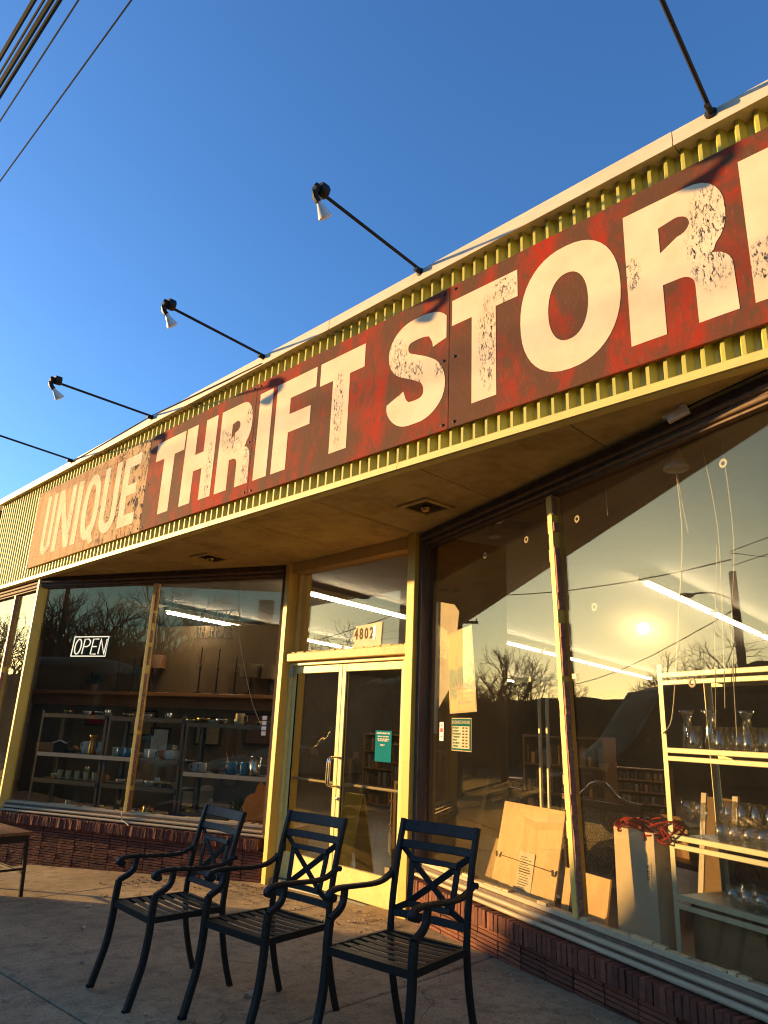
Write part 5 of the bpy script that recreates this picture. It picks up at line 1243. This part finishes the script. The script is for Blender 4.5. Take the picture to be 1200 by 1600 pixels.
van = vehicle(T(VX, VY-.02, gz(VX, VY)) @ RZ(90), 'parked_van', 'dark high-roofed van parked nose-in beside the storefront', 'van',
    [(0, .45, 1.15, 1.22, .80, .86, .74), (-.22, .38, 1.48, 1.56, .92, .96, .84), (-.62, .35, 1.62, 1.74, .96, .98, .90), (-.94, .34, 1.62, 2.34, .97, .99, .86), (-1.30, .34, 1.62, 2.82, .97, .99, .86), (-2.2, .34, 1.62, 2.98, .97, .99, .88), (-4.8, .34, 1.62, 2.98, .97, .99, .88), (-5.55, .38, 1.62, 2.90, .95, .97, .84)],
    'car_paint_dark', (-.95, -4.45), .36, [(3, 5, .0, .92, .32, .92), (5, 6, .08, .40, .08, .40)], (-.56, 1.72, .82, -1.24, 2.72, .76), (-5.62, 1.70, .75, -5.58, 2.65, .7))
SED = [(0, .30, .68, .74, .72, .78, .66), (-.25, .24, .80, .86, .86, .88, .74), (-.95, .22, .90, .97, .90, .91, .78), (-1.25, .22, .92, 1.02, .90, .91, .72), (-1.95, .22, .93, 1.42, .90, .91, .62), (-3.0, .22, .94, 1.45, .90, .91, .63), (-3.75, .22, .96, 1.10, .90, .91, .70), (-4.45, .26, .92, 1.0, .86, .86, .70), (-4.6, .34, .80, .86, .78, .8, .62)]
SUV = [(0, .36, .92, .98, .78, .84, .72), (-.22, .30, 1.05, 1.12, .90, .93, .80), (-1.0, .28, 1.12, 1.2, .94, .95, .84), (-1.25, .28, 1.14, 1.26, .94, .95, .78), (-1.9, .28, 1.15, 1.76, .94, .95, .70), (-3.0, .28, 1.16, 1.82, .94, .95, .72), (-4.3, .28, 1.18, 1.78, .94, .95, .70), (-4.7, .32, 1.10, 1.3, .9, .92, .74)]
def sedan(x, y, a, label, paint):
    return vehicle(T(x, y, gz(x, y)-.1) @ RZ(a), 'parked_car', label, 'car', SED, paint, (-.85, -3.65), .32, [(3, 5, .30, .95, .52, .95), (5, 6, .02, .62, .02, .38)], (-1.18, .98, .72, -1.92, 1.39, .58), (-3.80, 1.06, .66, -3.06, 1.41, .58), 'cars parked in the lot')
def suv(x, y, a, label, paint):
    return vehicle(T(x, y, gz(x, y)-.1) @ RZ(a), 'parked_suv', label, 'car', SUV, paint, (-.9, -3.75), .37, [(3, 5, .28, .95, .48, .95), (5, 6, .03, .92, .03, .92)], (-1.2, 1.20, .78, -1.86, 1.71, .64), (-4.62, 1.25, .74, -4.36, 1.72, .64), 'cars parked in the lot')
suv(-14.6, -7.6, 180, 'silver sport utility car parked across the lot beyond the van', 'car_paint_silver')
sedan(-6.0, -9.0, 90, 'white sedan parked nose-in across the lot', 'car_paint_white')
sedan(-22.5, -6.4, 80, 'dark sedan in the lot far to the west', 'car_paint_dark')
suv(-26.0, -8.2, 85, 'white sport utility car in the lot far to the west', 'car_paint_white')
sedan(-30.0, -12.0, 95, 'silver sedan in the lot far to the west', 'car_paint_silver')
sedan(-34.0, -9.0, 88, 'dark sedan at the far west row of the lot', 'car_paint_dark')
suv(-33.5, -13.0, 92, 'silver sport utility car at the far west row of the lot', 'car_paint_silver')
sedan(-24.5, -13.5, 100, 'white sedan by the street lamp pole', 'car_paint_white')
suv(-2.5, -15.0, 0, 'dark sport utility car near the road edge', 'car_paint_dark')
sedan(-10.5, -14.5, 180, 'silver sedan near the road edge opposite the doors', 'car_paint_silver')

# utility poles, street lamp, wires
def pole(x, y, h, label, arm=None, cross=True):
    z = gz(x, y)-.2; M = T(x, y, z); t = thing('utility_pole', label, 'utility pole', M, 'wooden utility poles')
    ob('shaft', G().lathe([(.15, 0), (.14, h*.5), (.105, h), (.001, h+.02)], 12), 'pole_wood', M, t, True)
    if cross:
        ob('cross_arm', G().cbox(-.06, .06, -.75, .75, h-.55, h-.44, .01), 'pole_wood', M @ RZ(12), t)
        ig = G()
        for y_ in (-.68, -.3, .3, .68): ig.lathe([(.02, 0), (.035, .03), (.02, .06), (.035, .09), (.001, .13)], 8, T(0, y_, h-.44))
        ob('insulator', ig, 'lens_white', M @ RZ(12), t, True)
    if arm:
        ax, ay, az = arm; d = Vector((ax-x, ay-y, az-z))
        P = crom([(0, 0, d.z-.25), (d.x*.4, d.y*.4, d.z+.02), (d.x*.8, d.y*.8, d.z+.05), (d.x, d.y, d.z)], 4)
        a = ob('lamp_arm', G().tube(P, .03, 7), 'aluminium_grey', M, t, True)
        LM_ = M @ T(d.x, d.y, d.z) @ RZ(math.degrees(math.atan2(d.y, d.x)))
        ob('lamp_head', G().lathe([(.001, -.30), (.09, -.24), (.13, -.05), (.11, .12), (.05, .22), (.001, .24)], 12, RY(90) @ Matrix.Diagonal((.7, 1, 1, 1))), 'aluminium_grey', LM_ @ T(.15, 0, 0), t, True)
    return t
pole(-17.95, -10.05, 7.35, 'wooden utility pole with a street lamp arm, mirrored right of the sun', (-18.75, -9.05, 5.68), False)
pole(-27.4, -3.6, 7.6, 'wooden utility pole where the wire bundle ends, at the far west of the lot')
pole(34, -1.6, 8.6, 'wooden utility pole at the far east end of the wire bundle')
pole(-21.3, -27.2, 9.6, 'tall utility pole across the street by the bare trees', (-20.0, -26.2, 8.6), False)
def wire(a, b, sag, r, label, n=24):
    a, b = Vector(a), Vector(b)
    P = [a+(b-a)*(i/n)-Vector((0, 0, sag*4*(i/n)*(1-i/n))) for i in range(n+1)]
    one('overhead_wire', G().tube(P, r, 5), 'black_plastic', label, 'wire', I4, 'overhead wires')
# at x = -6 the wires pass z about 7 above the pavement
wire((-27.4, -2.75, 6.60), (34, -1.98, 7.9), .20, .019, 'thick black cable, outermost of the bundle at the top corner of the sky')
wire((-27.4, -2.69, 6.62), (34, -1.92, 7.92), .20, .010, 'thin cable running inside the thick bundle')
wire((-27.4, -2.645, 6.64), (34, -1.875, 7.94), .20, .022, 'thick wrapped cable in the middle of the bundle')
wire((-27.4, -2.59, 6.66), (34, -1.83, 7.96), .20, .018, 'thick black cable on the inner side of the bundle')
wire((-27.4, -2.45, 6.7), (34, -1.76, 8.0), .20, .0075, 'thin lone wire just below the thick bundle')
wire((-27.4, -2.15, 6.8), (34, -1.40, 8.1), .22, .0075, 'thin lone wire lowest in the sky corner')
wire((-17.95, -10.05, 6.9), (-21.3, -27.2, 9.0), .5, .012, 'wire from the street lamp pole across the road')
wire((-17.95, -10.05, 6.7), (-27.4, -3.6, 6.9), .35, .02, 'doubled cable from the street lamp pole to the far pole')
wire((-17.95, -10.05, 5.2), (-60, -18, 5.6), .8, .02, 'low cable sagging west from the street lamp pole')
wire((-17.95, -10.05, 6.95), (18, -9.2, 8.4), .7, .012, 'long wire along the lot side of the road')
wire((-17.95, -10.05, 6.5), (18, -9.4, 8.0), .7, .012, 'second long wire along the lot side of the road')
wire((-60, -29, 8.2), (30, -27, 10.6), .6, .015, 'high wire across the street over the dark building')
wire((-60, -28.6, 7.6), (30, -26.6, 10.0), .6, .015, 'second high wire across the street')

# bare trees
def tree_mesh(seed, h=9, depth=6, spread=1.0):
    rnd = random.Random(seed); tr = G(); tw = G()
    def limb(p, d, l, r, k, g):
        segs = 3 if k < 3 else 2; pts = [p]; q = p.copy(); dd = d.copy()
        for i in range(segs):
            dd = (dd+Vector((rnd.uniform(-1, 1), rnd.uniform(-1, 1), rnd.uniform(-.4, .7)))*.16).normalized(); q = q+dd*l/segs; pts.append(q.copy())
        g.tube(pts, r, 6 if k == 0 else (4 if k < 3 else 3), [1-.35*i/segs for i in range(segs+1)])
        if k >= depth: return
        nb_ = 3 if k < 4 else rnd.choice((2, 2, 3))
        for b in range(nb_):
            a = rnd.uniform(0, 6.283); ax = dd.orthogonal().normalized(); ax.rotate(Matrix.Rotation(a, 3, dd)); ang = rnd.uniform(.3, .85)*spread
            nd = dd.copy(); nd.rotate(Matrix.Rotation(ang, 3, ax)); nd = (nd+Vector((0, 0, .10))).normalized()
            t0 = rnd.uniform(.55, 1); base = pts[-1] if b == 0 else p+(pts[-1]-p)*t0
            limb(base, nd, l*rnd.uniform(.62, .86), r*.66, k+1, tw if k+1 >= 1 else g)
    limb(Vector((0, 0, 0)), Vector((0, 0, 1)), h*.26, h*.021, 0, tr)
    return tr.mesh('trunk', True), tw.mesh('crown', False)
TMs = [tree_mesh(3, 9, 7, 1.1), tree_mesh(8, 9, 7, .9), tree_mesh(15, 9, 7, 1.25)]
def tree(x, y, h, k, label, z=None):
    s = h/9; M = T(x, y, (gz(x, y)-.3) if z is None else z) @ RZ(k*77+x*13) @ Matrix.Scale(s, 4)
    t = thing('bare_tree', label, 'tree', M, 'bare winter trees')
    ob('trunk', TMs[k % 3][0], 'bark', M, t); ob('crown', TMs[k % 3][1], 'bark', M, t)
    return t
tree(-43, -9.6, 10.2, 0, 'wide bare tree against the yellow sky, mirrored in the narrow right pane')
tree(-47, -8.6, 8.2, 1, 'bare tree beside the wide one, mirrored by the mullion')
tree(-50, -16.5, 8.0, 2, 'smaller bare tree left of the mirrored sun')
tree(-37, -18.8, 8.8, 1, 'bare thorny tree left of the mirrored utility pole')
tree(-33, -19.6, 9.4, 2, 'bare tree right behind the mirrored utility pole')
tree(-35, -15.5, 4.6, 0, 'low bare sapling near the mirrored street lamp')
tree(-38, -5.8, 6.5, 2, 'bare tree at the far west of the lot behind the end pole')
tree(-20.2, -29.5, 11.4, 0, 'tall bare tree across the street, mirrored above the OPEN sign')
tree(-24.5, -28.5, 10.0, 1, 'bare tree across the street beside the tall utility pole')
tree(-16.3, -30.5, 11.6, 2, 'broad bare tree across the street, mirrored beside the left mullion')
tree(-13.6, -31.5, 10.6, 1, 'bare tree at the corner of the dark building')
tree(-30, -27.5, 10.5, 2, 'bare tree far down the street')
tree(-37.5, -24.5, 9.5, 0, 'bare tree across the road mirrored in the glass doors')
tree(-34.5, -27.5, 10.5, 2, 'broad bare tree mirrored in the top of the right door leaf')
tree(-42.0, -24.0, 9.0, 1, 'bare tree mirrored in the top of the left door leaf')
tree(-26, -12.5, 7.5, 1, 'bare tree with heavy limbs mirrored in the bright corner glass')
for k, (x, y, h, lb) in enumerate([(-52, -11.5, 8.4, 'bare tree on the skyline left of the mullion'), (-56, -20, 7.6, 'small bare tree on the skyline under the mirrored sun'), (-48, -21.5, 7.4, 'bare tree on the skyline right of the mirrored sun'), (-41, -21.8, 8.2, 'bare tree between sun and pole on the skyline'), (-36, -22.6, 9.0, 'dense bare tree on the skyline behind the utility pole'), (-33.5, -23.4, 8.6, 'bare tree right of the utility pole on the skyline'),
        (-46, -12.6, 6.4, 'low bare tree at the foot of the wide one'), (-45, -7.4, 7.2, 'bare tree mirrored beside the poster'), (-18.4, -28.6, 10.8, 'bare tree across the street over the OPEN sign, second in line'), (-22.4, -30.4, 12.0, 'tallest bare tree across the street near the tall pole'), (-11.4, -29.0, 8.6, 'bare tree in front of the dark building')]):
    tree(x, y, h, k, lb)
# thickets on the hill and along the far verge: nobody could count these stems
th = G(); rnd = random.Random(2)
bush = []
for sd in range(3):
    g = G(); r3 = random.Random(sd)
    for k in range(46):
        a = r3.uniform(0, 6.28); rr = r3.uniform(0, .8); p = Vector((rr*math.cos(a), rr*math.sin(a), 0)); d = Vector((math.cos(a)*.45*r3.random(), math.sin(a)*.45*r3.random(), 1)).normalized()
        L = r3.uniform(1.0, 2.6); g.tube([p, p+d*L*.6, p+d*L+Vector((r3.uniform(-.25, .25), r3.uniform(-.25, .25), 0))], .035, 3, [1, .7, .25])
    bush.append(g)
for k in range(640):
    if k < 330:
        a = R_(rnd.uniform(152, 256)); t_ = rnd.uniform(0, .55); d = 60+40*t_; x, y = d*math.cos(a), d*math.sin(a)*.8-8; z = gz(x, y)-.4+hill_h(x, y, math.sin(t_*math.pi/2)); s = rnd.uniform(.6, 1.15)
    else:
        x = rnd.uniform(-45, 6); y = rnd.uniform(-37, -29); z = gz(x, y)-.3; s = rnd.uniform(1.7, 2.9)
    M = T(x, y, z) @ RZ(rnd.uniform(0, 360)) @ Matrix.Scale(s, 4)
    b = bush[k % 3]; th.add([M @ Vector(v) for v in b.v], b.f)
o = ob('thicket', th, 'bark'); o['kind'] = 'stuff'; o['label'] = 'bare brown thicket covering the slope across the street'; o['category'] = 'shrubs'
# dark flat-roofed building across the street
db = thing('street_building', 'dark flat-roofed building across the street mirrored in the middle panes', 'building', T(-9, -31, gz(-9, -31)-.3))
ob('wall', G().box(-13.5, -1.5, -40, -30, -.9, 6.6).box(-6.5, 3, -41, -31, -.9, 7.5), 'dark_building', I4, db)
ob('chimney', G().cbox(-12.0, -11.2, -32, -31.2, 6.6, 8.2, .03), 'dark_building', I4, db)
ob('parapet', G().cbox(-13.7, -1.3, -30.15, -29.95, 6.45, 6.75, .03), 'dark_building', I4, db)
for x in (-12, -9.6, -7.2, -4.8, -2.6):
    wf_ = ob('window', G().cbox(x-.6, x+.6, -30.03, -29.96, 3.4, 5.0, .02), 'dark_steel', I4, db)
    ob('glass_pane', G().box(x-.52, x+.52, -29.958, -29.95, 3.5, 4.9), 'car_glass', I4, wf_)

# ------------------------------------------------------------------ move each single-mesh thing's origin to its own base
for o in list(SC.objects):
    if o.type == 'MESH' and o.parent is None and not o.children and o.data.users == 1 and o.get('kind') != 'structure':
        vs = [v.co for v in o.data.vertices]
        c = Vector(((min(v.x for v in vs)+max(v.x for v in vs))/2, (min(v.y for v in vs)+max(v.y for v in vs))/2, min(v.z for v in vs)))
        o.data.transform(Matrix.Translation(-c)); o.matrix_basis = o.matrix_basis @ Matrix.Translation(c)
